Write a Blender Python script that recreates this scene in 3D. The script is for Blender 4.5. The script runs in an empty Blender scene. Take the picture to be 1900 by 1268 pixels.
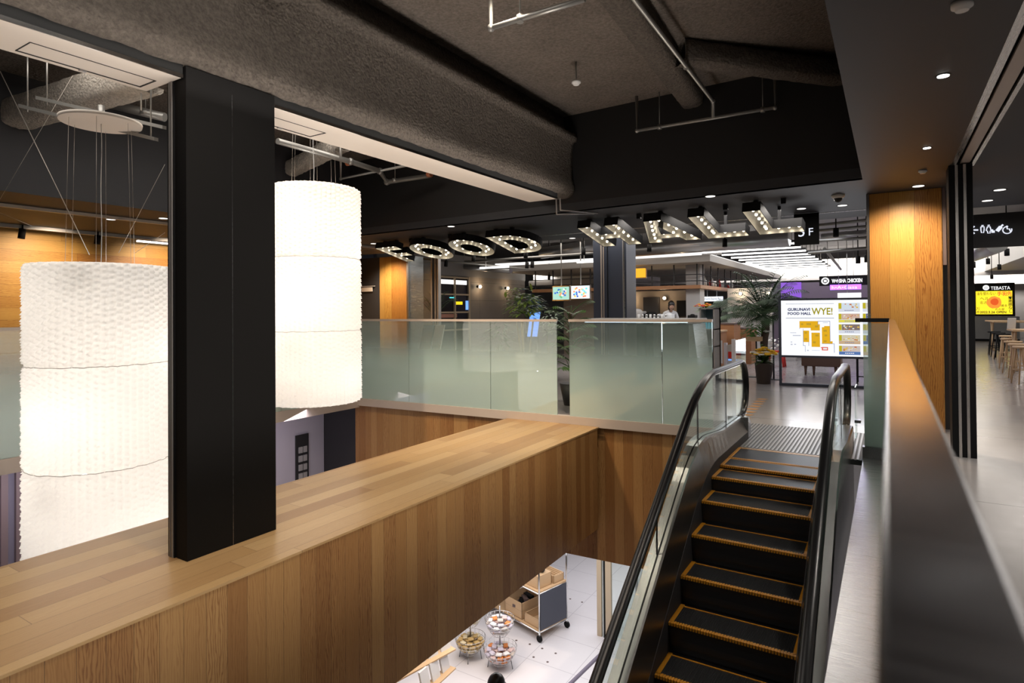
import bpy, bmesh, math, random
from mathutils import Vector, Matrix
random.seed(7)
C = bpy.context.scene.collection
SC = bpy.context.scene
# ------------------------------------------------------------------ camera
F_PX, CY = 1116.7, 562.37
YAW, PIT, ROL, EYE = 0.559816, 0.0107423, -0.0081334, 1.55
cy, sy = math.cos(YAW), math.sin(YAW); cp, sp = math.cos(PIT), math.sin(PIT); cr, sr = math.cos(ROL), math.sin(ROL)
r0 = Vector((cy, sy, 0)); FW = Vector((-sy*cp, cy*cp, sp)); u0 = Vector((sy*sp, -cy*sp, cp))
RT = r0*cr + u0*sr; UP = u0*cr - r0*sr
cam = bpy.data.cameras.new('camera'); camo = bpy.data.objects.new('camera', cam); C.objects.link(camo)
M = Matrix.Identity(4)
for i in range(3):
    M[i][0], M[i][1], M[i][2] = RT[i], UP[i], -FW[i]
M[2][3] = EYE
camo.matrix_world = M
cam.sensor_width = 36; cam.lens = F_PX/1900*36; cam.shift_x = 0; cam.shift_y = -(634-CY)/1900
cam.clip_start = .02; cam.clip_end = 200
cam.dof.use_dof = True; cam.dof.focus_distance = 8; cam.dof.aperture_fstop = 4.0
SC.camera = camo
SC.view_settings.view_transform = 'Standard'; SC.view_settings.look = 'None'
SC.view_settings.gamma = 1; SC.view_settings.use_curve_mapping = False; SC.view_settings.exposure = 0.45
SC.cycles.use_denoising = True
SC.cycles.sample_clamp_indirect = 4; SC.cycles.max_bounces = 8; SC.cycles.transparent_max_bounces = 16
SC.cycles.glossy_bounces = 4; SC.cycles.diffuse_bounces = 3; SC.cycles.caustics_reflective = False; SC.cycles.caustics_refractive = False
w = bpy.data.worlds.new('world'); SC.world = w; w.use_nodes = True
w.node_tree.nodes['Background'].inputs[0].default_value = (.75, .8, 1, 1); w.node_tree.nodes['Background'].inputs[1].default_value = .03
def area(name, loc, size, energy, col=(1, 1, 1), aim=(0, 0, -1), sy_=None, spread=math.pi):
    l = bpy.data.lights.new(name, 'AREA'); l.energy = energy; l.color = col; l.size = size; l.spread = spread
    if sy_: l.shape = 'RECTANGLE'; l.size_y = sy_
    o = bpy.data.objects.new(name, l); C.objects.link(o); o.location = loc
    z_ = -Vector(aim).normalized(); y_ = Vector((0, 1, 0)) if abs(z_.y) < .7 else Vector((0, 0, 1)); y_ = (y_-z_*y_.dot(z_)).normalized(); x_ = y_.cross(z_)
    o.rotation_euler = Matrix((x_, y_, z_)).transposed().to_euler(); return o
def spot(name, loc, aim, energy, deg=60, col=(1, 1, 1), r=.05, blend=.6):
    l = bpy.data.lights.new(name, 'SPOT'); l.energy = energy; l.color = col; l.spot_size = math.radians(deg); l.spot_blend = blend; l.shadow_soft_size = r
    o = bpy.data.objects.new(name, l); C.objects.link(o); o.location = loc
    o.rotation_euler = (Vector(aim)-Vector(loc)).to_track_quat('-Z', 'Y').to_euler(); return o
def point(name, loc, energy, col=(1, 1, 1), r=.05):
    l = bpy.data.lights.new(name, 'POINT'); l.energy = energy; l.color = col; l.shadow_soft_size = r
    o = bpy.data.objects.new(name, l); C.objects.link(o); o.location = loc; return o
WARM = (1, .80, .58); NEUT = (1, .93, .85); COOL = (.93, .95, 1)
# soft lamps at plausible ceiling positions; added fills are marked
area('atrium_ceiling_light', (-2.3, 1.5, 4.35), 1.6, 55, NEUT, sy_=4)
area('void_up_fill', (-2.1, 3.6, -1.7), .9, 42, (1, .92, .84), aim=(-.25, 0, 1), sy_=6, spread=math.radians(75))  # added upward fill, standing in for brightness from the lower floor
area('beam_edge_fill', (-3.80, 2.6, 3.05), .03, 9, (1, .92, .85), aim=(-.35, 0, 1), sy_=10)  # unseen strip added to brighten the beam's lower edge
area('void_ceiling_light', (-6.4, 4.0, 4.3), 1.5, 60, NEUT, sy_=5)
area('landing_fill', (-2.2, 9.2, 2.95), 3.5, 60, NEUT, sy_=.5)  # unseen area light added to brighten the landing floor
area('hall_light_near', (-6.5, 13.5, 3.3), 5.0, 110, NEUT, sy_=3.0)
area('hall_light_mid', (-3.5, 17.0, 3.2), 5, 120, COOL, sy_=5)
area('hall_light_far', (-3.5, 26.0, 3.4), 8, 280, COOL, sy_=12)
area('corridor_light', (3.5, 22, 3.4), 3.5, 200, NEUT, sy_=16)
area('gallery_fill_near', (1.6, .5, 2.9), 1.6, 45, NEUT, sy_=5)  # unseen light added for floor brightness and bounce onto the beam
area('corridor_light_near', (2.4, 7, 2.9), 1.2, 60, NEUT, sy_=8)
area('shop_light_below', (-5.2, 8.2, -2.15), 3.4, 75, (1, .97, .97), sy_=3.2)
area('shop_light_deep', (-4.0, 12.0, -2.3), 5, 70, (.97, .96, 1), sy_=4)
area('shop_light_left', (-8.3, 3.5, -.4), .5, 35, (.9, .85, 1), aim=(-1, .2, -.7), sy_=6)
for i, (x, y) in enumerate([(.31, 4.64), (.31, 6.67)]):
    spot('downlight_beam', (x, y, 2.97), (x, y+.2, 0), 75, 80, NEUT)
spot('column_wash', (.18, 8.35, 2.95), (.18, 9.05, 1.2), 130, 120, WARM, blend=1)
spot('column_wash', (-11.2, 11.2, 2.95), (-11.2, 12.0, 1.2), 190, 120, WARM, blend=1)
for y in (4.5, 6.5, 8.5, 10.5):
    spot('wall_wash', (-11.3, y, 2.95), (-12.6, y, 1.9), 170, 95, WARM, blend=1)
for y in (.3, 2.2, 4.1, 6.0):
    spot('ledge_wash', (-2.6, y, 4.35), (-4.0, y+.3, -.6), 115, 80, (1, .86, .70), blend=1)
for x, y, tx, ty in ((-2.6, 6.3, -3.0, 7.7), (-5.2, 3.4, -6.1, 7.6), (-5.0, 5.0, -5.6, 7.7), (-1.9, 3.2, -3.5, 4.0), (-1.9, 5.2, -3.5, 5.6)):
    spot('fascia_wash', (x, y, 4.3), (tx, ty, -1.0), 430 if tx < -4 else (230 if ty > 7 else 60), 70, WARM, blend=1)
# ------------------------------------------------------------------ pixel helper: a pixel of the 1900x1268 photograph to a point on a plane
def ray(px, py):
    return FW + RT*((px-950)/F_PX) + UP*((CY-py)/F_PX)
def at(px, py, x=None, y=None, z=None, d=None):
    v = ray(px, py)
    if z is not None: t = (z-EYE)/v.z
    elif y is not None: t = y/v.y
    elif x is not None: t = x/v.x
    else: t = d
    return Vector((v.x*t, v.y*t, EYE+v.z*t))
# ------------------------------------------------------------------ materials
def newmat(name):
    m = bpy.data.materials.new(name); m.use_nodes = True
    nt = m.node_tree; b = nt.nodes['Principled BSDF']; return m, nt, b
class N:
    def __init__(s, nt): s.nt = nt
    def n(s, typ, **kw):
        nd = s.nt.nodes.new(typ)
        ins = kw.pop('ins', {})
        for k, v in kw.items(): setattr(nd, k, v)
        for k, v in ins.items():
            if hasattr(v, 'is_output') or isinstance(v, bpy.types.NodeSocket): s.nt.links.new(v, nd.inputs[k])
            else: nd.inputs[k].default_value = v
        return nd
    def math(s, op, a, b=None, c=None):
        nd = s.nt.nodes.new('ShaderNodeMath'); nd.operation = op
        for i, v in enumerate((a, b, c)):
            if v is None: continue
            if isinstance(v, (int, float)): nd.inputs[i].default_value = v
            else: s.nt.links.new(v, nd.inputs[i])
        return nd.outputs[0]
    def xyz(s, x, y, z):
        return s.n('ShaderNodeCombineXYZ', ins={0: x, 1: y, 2: z}).outputs[0]
    def ramp(s, fac, stops):
        r = s.nt.nodes.new('ShaderNodeValToRGB'); s.nt.links.new(fac, r.inputs[0])
        e = r.color_ramp.elements
        while len(e) < len(stops): e.new(.5)
        for el, (p, c) in zip(e, stops): el.position = p; el.color = (*c, 1)
        return r.outputs[0]
    def mix(s, f, a, b, mode='MIX'):
        nd = s.nt.nodes.new('ShaderNodeMix'); nd.data_type = 'RGBA'; nd.blend_type = mode
        for i, v in ((0, f), (6, a), (7, b)):
            if isinstance(v, (int, float)): nd.inputs[i].default_value = v
            elif isinstance(v, tuple): nd.inputs[i].default_value = (*v, 1)
            else: s.nt.links.new(v, nd.inputs[i])
        return nd.outputs[2]
    def pos(s):
        g = s.nt.nodes.new('ShaderNodeNewGeometry')
        return g.outputs['Position']
def plain(name, col, rough=.5, metal=0, emit=None, es=0, spec=.5, trans=0, bump=0, bscale=50):
    m, nt, b = newmat(name)
    b.inputs['Base Color'].default_value = (*col, 1); b.inputs['Roughness'].default_value = rough; b.inputs['Metallic'].default_value = metal
    b.inputs['Specular IOR Level'].default_value = spec
    n = N(nt); p = n.pos()
    nz = n.n('ShaderNodeTexNoise', ins={'Vector': p, 'Scale': bscale*.3 if bump else 3., 'Detail': 3})
    if emit is None:
        c = n.mix(n.math('MULTIPLY', nz.outputs[0], .35), col, tuple(v*.8 for v in col)); nt.links.new(c, b.inputs['Base Color'])
    if emit: b.inputs['Emission Color'].default_value = (*emit, 1); b.inputs['Emission Strength'].default_value = es
    if bump:
        nb = n.n('ShaderNodeTexNoise', ins={'Vector': p, 'Scale': bscale, 'Detail': 4})
        bp = n.n('ShaderNodeBump', ins={'Height': nb.outputs[0], 'Strength': bump, 'Distance': .02}); nt.links.new(bp.outputs[0], b.inputs['Normal'])
    return m
def wood(name, wi, li, bw, cols, seed=0., blen=None, rough=.45, streak=1.0, ringk=1.0, rf=420., knots=()):
    """boards: width axis wi, length axis li (0 x, 1 y, 2 z)"""
    m, nt, b = newmat(name); n = N(nt)
    s = n.n('ShaderNodeSeparateXYZ', ins={0: n.pos()})
    u, l = s.outputs[wi], s.outputs[li]
    ub = n.math('DIVIDE', u, bw); k = n.math('FLOOR', n.math('ADD', ub, seed*7.3))
    fr = n.math('FRACT', n.math('ADD', ub, seed*7.3))
    if blen:
        wn0 = n.n('ShaderNodeTexWhiteNoise', noise_dimensions='1D', ins={'W': k})
        lb = n.math('ADD', n.math('DIVIDE', l, blen), n.math('MULTIPLY', wn0.outputs[0], 5.))
        kl = n.math('FLOOR', lb); kk = n.math('ADD', k, n.math('MULTIPLY', kl, 17.37)); frl = n.math('FRACT', lb)
    else: kk = k
    wn = n.n('ShaderNodeTexWhiteNoise', noise_dimensions='1D', ins={'W': n.math('ADD', kk, seed)})
    rnd = wn.outputs[0]
    base = n.ramp(rnd, [(0, cols[0]), (.3, cols[1]), (.65, cols[2]), (1, cols[3])])
    # fine streaks along the board
    v1 = n.xyz(n.math('MULTIPLY', u, 90.), n.math('MULTIPLY', l, 1.6), n.math('MULTIPLY', rnd, 40.))
    st = n.n('ShaderNodeTexNoise', ins={'Vector': v1, 'Scale': 1., 'Detail': 3})
    base = n.mix(n.math('MULTIPLY', st.outputs[0], .55*streak), base, n.mix(1., base, (.55, .42, .34), 'MULTIPLY'))
    # cathedral growth rings
    uc = n.math('MULTIPLY', n.math('SUBTRACT', fr, n.math('ADD', n.math('MULTIPLY', rnd, .7), .15)), bw)
    v2 = n.xyz(n.math('MULTIPLY', u, 6.), n.math('MULTIPLY', l, 1.1), n.math('MULTIPLY', rnd, 90.))
    wob = n.n('ShaderNodeTexNoise', ins={'Vector': v2, 'Scale': 1.3, 'Detail': 4, 'Roughness': .6})
    r = n.math('ADD', n.math('ABSOLUTE', uc), n.math('MULTIPLY', wob.outputs[0], .11))
    for (u0, l0, su, sl, am) in knots:
        a_ = n.math('POWER', n.math('DIVIDE', n.math('SUBTRACT', u, u0), su), 2.); b2 = n.math('POWER', n.math('ABSOLUTE', n.math('DIVIDE', n.math('SUBTRACT', l, l0), sl)), 2.)
        r = n.math('ADD', r, n.math('MULTIPLY', n.math('EXPONENT', n.math('MULTIPLY', n.math('ADD', a_, b2), -1.)), am))
    ring = n.math('SINE', n.math('MULTIPLY', r, rf))
    ring = n.math('POWER', n.math('MULTIPLY', n.math('ADD', ring, 1.), .5), 3.)
    amt = n.math('MULTIPLY', ring, n.math('ADD', .45*ringk, n.math('MULTIPLY', n.math('GREATER_THAN', n.math('FRACT', n.math('MULTIPLY', rnd, 7.7)), .4), .6*ringk)))
    base = n.mix(n.math('MULTIPLY', amt, .62), base, n.mix(1., base, (.42, .24, .14), 'MULTIPLY'))
    d = n.math('ABSOLUTE', n.math('SUBTRACT', fr, .5))
    gap = n.math('GREATER_THAN', d, .5-.0012/bw)
    if blen:
        d2 = n.math('ABSOLUTE', n.math('SUBTRACT', frl, .5)); gap = n.math('MAXIMUM', gap, n.math('GREATER_THAN', d2, .5-.0012/blen))
    base = n.mix(gap, base, (.10, .05, .02))
    nt.links.new(base, b.inputs['Base Color']); b.inputs['Roughness'].default_value = rough; b.inputs['Specular IOR Level'].default_value = .4
    return m
def spray(name, col):
    m, nt, b = newmat(name); n = N(nt); p = n.pos()
    n1 = n.n('ShaderNodeTexNoise', ins={'Vector': p, 'Scale': 28., 'Detail': 6, 'Roughness': .7})
    n2 = n.n('ShaderNodeTexNoise', ins={'Vector': p, 'Scale': 2.2, 'Detail': 3})
    n3 = n.n('ShaderNodeTexVoronoi', ins={'Vector': p, 'Scale': 38.})
    c = n.mix(n2.outputs[0], tuple(v*.75 for v in col), tuple(v*1.2 for v in col))
    hc = n.n('ShaderNodeMapRange', ins={'Value': n1.outputs[0], 1: .38, 2: .62, 3: 0., 4: .8})
    c = n.mix(hc.outputs[0], tuple(v*1.25 for v in col), tuple(v*.5 for v in col)); c = n.mix(.35, c, n.mix(n2.outputs[0], tuple(v*.5 for v in col), tuple(v*1.5 for v in col)))
    nt.links.new(c, b.inputs['Base Color']); b.inputs['Roughness'].default_value = 1; b.inputs['Specular IOR Level'].default_value = .1
    h = n.math('ADD', n1.outputs[0], n.math('MULTIPLY', n3.outputs[0], .5))
    bp = n.n('ShaderNodeBump', ins={'Height': h, 'Strength': 1., 'Distance': .045}); nt.links.new(bp.outputs[0], b.inputs['Normal'])
    return m
def brushed(name, col, rough=.25, axis=1, lines=200., aniso=.0, strength=.15):
    m, nt, b = newmat(name); n = N(nt); s = n.n('ShaderNodeSeparateXYZ', ins={0: n.pos()})
    f = [lines if i != axis else 3. for i in range(3)]
    v = n.xyz(*[n.math('MULTIPLY', s.outputs[i], f[i]) for i in range(3)])
    nz = n.n('ShaderNodeTexNoise', ins={'Vector': v, 'Scale': 1., 'Detail': 2})
    b.inputs['Metallic'].default_value = 1; b.inputs['Base Color'].default_value = (*col, 1)
    nt.links.new(n.math('ADD', n.math('MULTIPLY', nz.outputs[0], rough*.8), rough*.6), b.inputs['Roughness'])
    bp = n.n('ShaderNodeBump', ins={'Height': nz.outputs[0], 'Strength': strength, 'Distance': .001}); nt.links.new(bp.outputs[0], b.inputs['Normal'])
    return m
def glass(name, tint=(.93, .97, .95), frost=None, fcol=(.55, .66, .62), refl=1.0):
    """clear sheet; frost=(z0, z1): printed frost fading out between the two heights"""
    m = bpy.data.materials.new(name); m.use_nodes = True; nt = m.node_tree; nt.nodes.clear(); n = N(nt)
    out = n.n('ShaderNodeOutputMaterial')
    tr = n.n('ShaderNodeBsdfTransparent', ins={0: (*tint, 1)})
    gl = n.n('ShaderNodeBsdfGlossy', ins={'Color': (.9, .95, .95, 1), 'Roughness': .0})
    base = tr.outputs[0]
    if frost:
        s = n.n('ShaderNodeSeparateXYZ', ins={0: n.pos()})
        f = n.n('ShaderNodeMapRange', interpolation_type='SMOOTHSTEP', ins={'Value': s.outputs[2], 1: frost[0], 2: frost[1], 3: .97, 4: .10})
        df = n.n('ShaderNodeBsdfDiffuse', ins={0: (*fcol, 1)}); tl = n.n('ShaderNodeBsdfTranslucent', ins={0: (*fcol, 1)})
        mx = n.n('ShaderNodeMixShader', ins={0: .45, 1: df.outputs[0], 2: tl.outputs[0]})
        m2 = n.n('ShaderNodeMixShader', ins={0: f.outputs[0], 1: base, 2: mx.outputs[0]}); base = m2.outputs[0]
    g = nt.nodes.new('ShaderNodeNewGeometry'); dt = n.n('ShaderNodeVectorMath', operation='DOT_PRODUCT', ins={0: g.outputs['Normal'], 1: g.outputs['Incoming']})
    sc_ = n.math('POWER', n.math('SUBTRACT', 1., n.math('ABSOLUTE', dt.outputs['Value'])), 5.)
    k = n.math('MINIMUM', n.math('MULTIPLY', n.math('ADD', n.math('MULTIPLY', sc_, .93), .045), refl), .95)
    ms = n.n('ShaderNodeMixShader', ins={0: k, 1: base, 2: gl.outputs[0]})
    nt.links.new(ms.outputs[0], out.inputs[0]); return m
def emis(name, col, s):
    m = bpy.data.materials.new(name); m.use_nodes = True; nt = m.node_tree; nt.nodes.clear(); n = N(nt)
    e = n.n('ShaderNodeEmission', ins={0: (*col, 1), 1: s}); out = n.n('ShaderNodeOutputMaterial', ins={0: e.outputs[0]}); return m
def concrete(name, c1, c2, rough=.22, tile=None, jcol=(.1, .1, .1), jw=.006):
    m, nt, b = newmat(name); n = N(nt); p = n.pos()
    n1 = n.n('ShaderNodeTexNoise', ins={'Vector': p, 'Scale': 1.1, 'Detail': 6, 'Roughness': .6})
    n2 = n.n('ShaderNodeTexNoise', ins={'Vector': p, 'Scale': 9., 'Detail': 5})
    c = n.mix(n1.outputs[0], c1, c2); c = n.mix(n.math('MULTIPLY', n2.outputs[0], .4), c, c1)
    rg = n.math('ADD', n.math('MULTIPLY', n2.outputs[0], .16), rough-.06)
    if tile:
        s = n.n('ShaderNodeSeparateXYZ', ins={0: p}); g = None
        for i, t in enumerate(tile):
            if not t: continue
            a = n.math('ABSOLUTE', n.math('SUBTRACT', n.math('FRACT', n.math('DIVIDE', s.outputs[i], t)), .5))
            q = n.math('GREATER_THAN', a, .5-jw/t); g = q if g is None else n.math('MAXIMUM', g, q)
        c = n.mix(g, c, jcol)
    nt.links.new(c, b.inputs['Base Color']); nt.links.new(rg, b.inputs['Roughness']); return m
CED = [(.31, .15, .048), (.40, .215, .075), (.47, .275, .105), (.35, .175, .058)]
CEDT = [(.47, .30, .135), (.52, .345, .165), (.35, .20, .085), (.56, .385, .195)]
CEDW = [(.50, .26, .055), (.58, .34, .085), (.44, .20, .045), (.62, .39, .11)]
m_wx = wood('cedar_boards_across', 0, 2, .135, CED, 1.)
m_wy = wood('cedar_boards_along', 1, 2, .135, CED, 2.)
m_wtop = wood('cedar_planks_top', 0, 1, .17, CEDT, 3., blen=2.2, rough=.35, streak=.6, ringk=.3)
m_wcol = wood('cedar_column', 0, 2, .27, CEDW, 5.2, rough=.4, rf=330., knots=((.20, 1.95, .055, .18, .11), (.22, 1.0, .035, .3, .06), (.40, 1.6, .03, .4, .05), (.22, 2.6, .03, .25, .05), (.0, 1.5, .025, .5, .05)))
m_wcolL = wood('cedar_column_left', 0, 2, .27, CEDW, 3.7, rough=.4, rf=330., knots=((-11.3, 2.0, .04, .3, .06), (-11.5, 1.2, .03, .4, .05)))
m_wwall = wood('cedar_wall_boards', 2, 1, .2, CEDW, 6., blen=3., rough=.5)
m_oak = wood('pale_oak', 2, 0, .4, [(.62, .42, .24)]*4, 8., rough=.5, streak=.4, ringk=0.)
m_oak2 = wood('tan_counter_wood', 2, 0, .4, [(.42, .2, .09)]*4, 9., rough=.5, streak=.4, ringk=0.)
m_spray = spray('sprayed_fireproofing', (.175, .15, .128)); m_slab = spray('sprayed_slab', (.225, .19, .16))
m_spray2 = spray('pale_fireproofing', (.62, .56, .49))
m_black = plain('black_paint', (.0065, .006, .006), .7, spec=.2); m_black2 = plain('charcoal_paint', (.03, .028, .03), .6)
m_face = plain('black_bulkhead', (.010, .009, .009), .7)
m_ceil = plain('charcoal_ceiling', (.028, .028, .032), .6); m_post = plain('black_steel_post', (.006, .006, .007), .6, spec=.2); m_steelv = brushed('upright_steel', (.62, .60, .58), .3, axis=2); m_mull = plain('pale_mullion_steel', (.40, .38, .37), .4, .5)
m_cream = plain('cream_panel', (.80, .72, .64), .55); m_trim = plain('beige_metal_trim', (.50, .42, .36), .4)
m_groove = plain('dark_groove', (.01, .01, .01), .8)
m_steel = brushed('brushed_steel', (.62, .60, .58), .28, axis=1); m_steelx = brushed('brushed_steel_cross', (.75, .75, .76), .30, axis=0, lines=400., strength=.3)
m_rail = brushed('handrail_steel', (.34, .34, .36), .22, axis=0, lines=160., strength=.05)
_b = m_rail.node_tree.nodes['Principled BSDF']; _b.inputs['Anisotropic'].default_value = .92; _tn = N(m_rail.node_tree).xyz(1., 0., 0.); m_rail.node_tree.links.new(_tn, _b.inputs['Tangent'])

m_dsteel = brushed('dark_steel', (.30, .30, .31), .3, axis=1); m_chrome = plain('chrome', (.8, .8, .8), .12, 1)
m_pipe = plain('galvanised_pipe', (.35, .34, .32), .4, .7); m_wire = plain('steel_wire', (.5, .45, .4), .4, .6)
m_rubber = plain('black_rubber', (.005, .005, .006), .28, spec=.4); m_tread = plain('black_tread', (.010, .010, .012), .35)
m_yel = plain('safety_yellow', (.52, .22, .012), .5); m_copper = plain('copper_fitting', (.4, .13, .06), .5)
m_floor = concrete('polished_concrete', (.27, .25, .245), (.40, .375, .37), .17, tile=(3.0, 3.0, 0), jcol=(.16, .15, .15))
m_lfloor = concrete('white_floor_tiles', (.66, .63, .65), (.74, .71, .73), .35, tile=(.9, .9, 0), jcol=(.5, .47, .5), jw=.006)
m_tile = concrete('grey_wall_tiles', (.20, .175, .155), (.28, .245, .22), .6, tile=(0, 1.55, .62), jcol=(.10, .085, .075))
m_conc = concrete('grey_counter_concrete', (.25, .25, .24), (.33, .33, .32), .6)
m_gl = glass('clear_glass'); m_frost = glass('frosted_guard_glass', frost=(.35, 1.2), fcol=(.66, .83, .79), refl=3.4)
m_white = plain('white_paint', (.75, .74, .72), .5); m_grey = plain('grey_paint', (.25, .24, .24), .6); m_lgrey = plain('light_grey_paint', (.48, .46, .45), .6)
m_tube = emis('lamp_tube', (1, .97, .93), 3.0); m_dl = emis('downlight_glow', (1, .97, .92), 9.); m_dlw = emis('faint_downlight', (1, .95, .88), 1.6)
m_bulb = emis('warm_bulb', (1, .86, .62), 7.); m_cove = emis('cove_light', (1, .97, .94), 1.0)
m_leaf = plain('leaf_green', (.07, .15, .04), .45); m_leaf4 = plain('light_leaf_green', (.24, .36, .08), .45); m_leaf2 = plain('bright_leaf', (.28, .38, .06), .45); m_palm = plain('palm_green', (.10, .165, .08), .5)
m_leaf3 = plain('fresh_leaf', (.16, .32, .07), .5)
m_stem = plain('plant_stem', (.30, .25, .14), .7); m_trunk = plain('palm_trunk', (.07, .045, .03), .9, bump=.8, bscale=30)
m_skin = plain('skin', (.55, .33, .24), .5); m_hair = plain('black_hair', (.012, .009, .008), .35); m_shirt = plain('white_shirt', (.75, .75, .76), .7)
m_leather = plain('brown_leather', (.15, .075, .05), .45); m_pot = plain('brown_pot', (.12, .09, .075), .7); m_red = plain('red_plastic', (.6, .03, .02), .4)
m_yflow = plain('yellow_petals', (.85, .50, .01), .5); m_wflow = plain('white_petals', (.8, .78, .72), .5); m_oflow = plain('orange_petals', (.8, .12, .03), .5)
m_blue = emis('blue_screen', (.16, .35, .95), 1.1); m_purp = emis('purple_neon', (.35, .12, .95), 2.2)
m_dglass = plain('dark_green_case', (.022, .035, .03), .1); m_beige = plain('beige_frame', (.50, .40, .28), .5)
m_lav = plain('lavender_panel', (.66, .62, .70), .6); m_slat = plain('brown_slat', (.13, .09, .085), .6); m_dpurp = plain('dim_panel', (.36, .33, .40), .7)
m_navy = plain('navy_column_paint', (.055, .065, .095), .45)
m_copper2 = plain('bronze_comb', (.42, .27, .14), .35, .6); m_steel2 = brushed('plate_steel', (.62, .61, .59), .4, axis=1, lines=120.); m_rib = plain('landing_rib', (.34, .33, .33), .35, .5); m_ribd = plain('landing_gap', (.10, .10, .10), .5, .3)
m_deck = plain('balustrade_deck_steel', (.46, .455, .45), .27, 1); m_cleat = plain('grey_cleats', (.10, .10, .105), .3, .6)
m_purp2 = emis('violet_wash', (.30, .12, .70), .8); m_wl2 = emis('sign_white_letters', (.85, .88, 1), .75); m_duct = brushed('duct_metal', (.55, .55, .55), .35, axis=0, lines=20., strength=.6)
m_sgn = plain('matt_sign_black', (.006, .006, .006), .9, spec=.05); m_navy2 = plain('slate_panel', (.06, .065, .09), .5); m_purp3 = plain('violet_print', (.25, .1, .5), .5); m_lav2 = plain('purple_grey_kerb', (.20, .17, .23), .5)
m_taupe = plain('canopy_taupe', (.34, .30, .26), .6)
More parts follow.
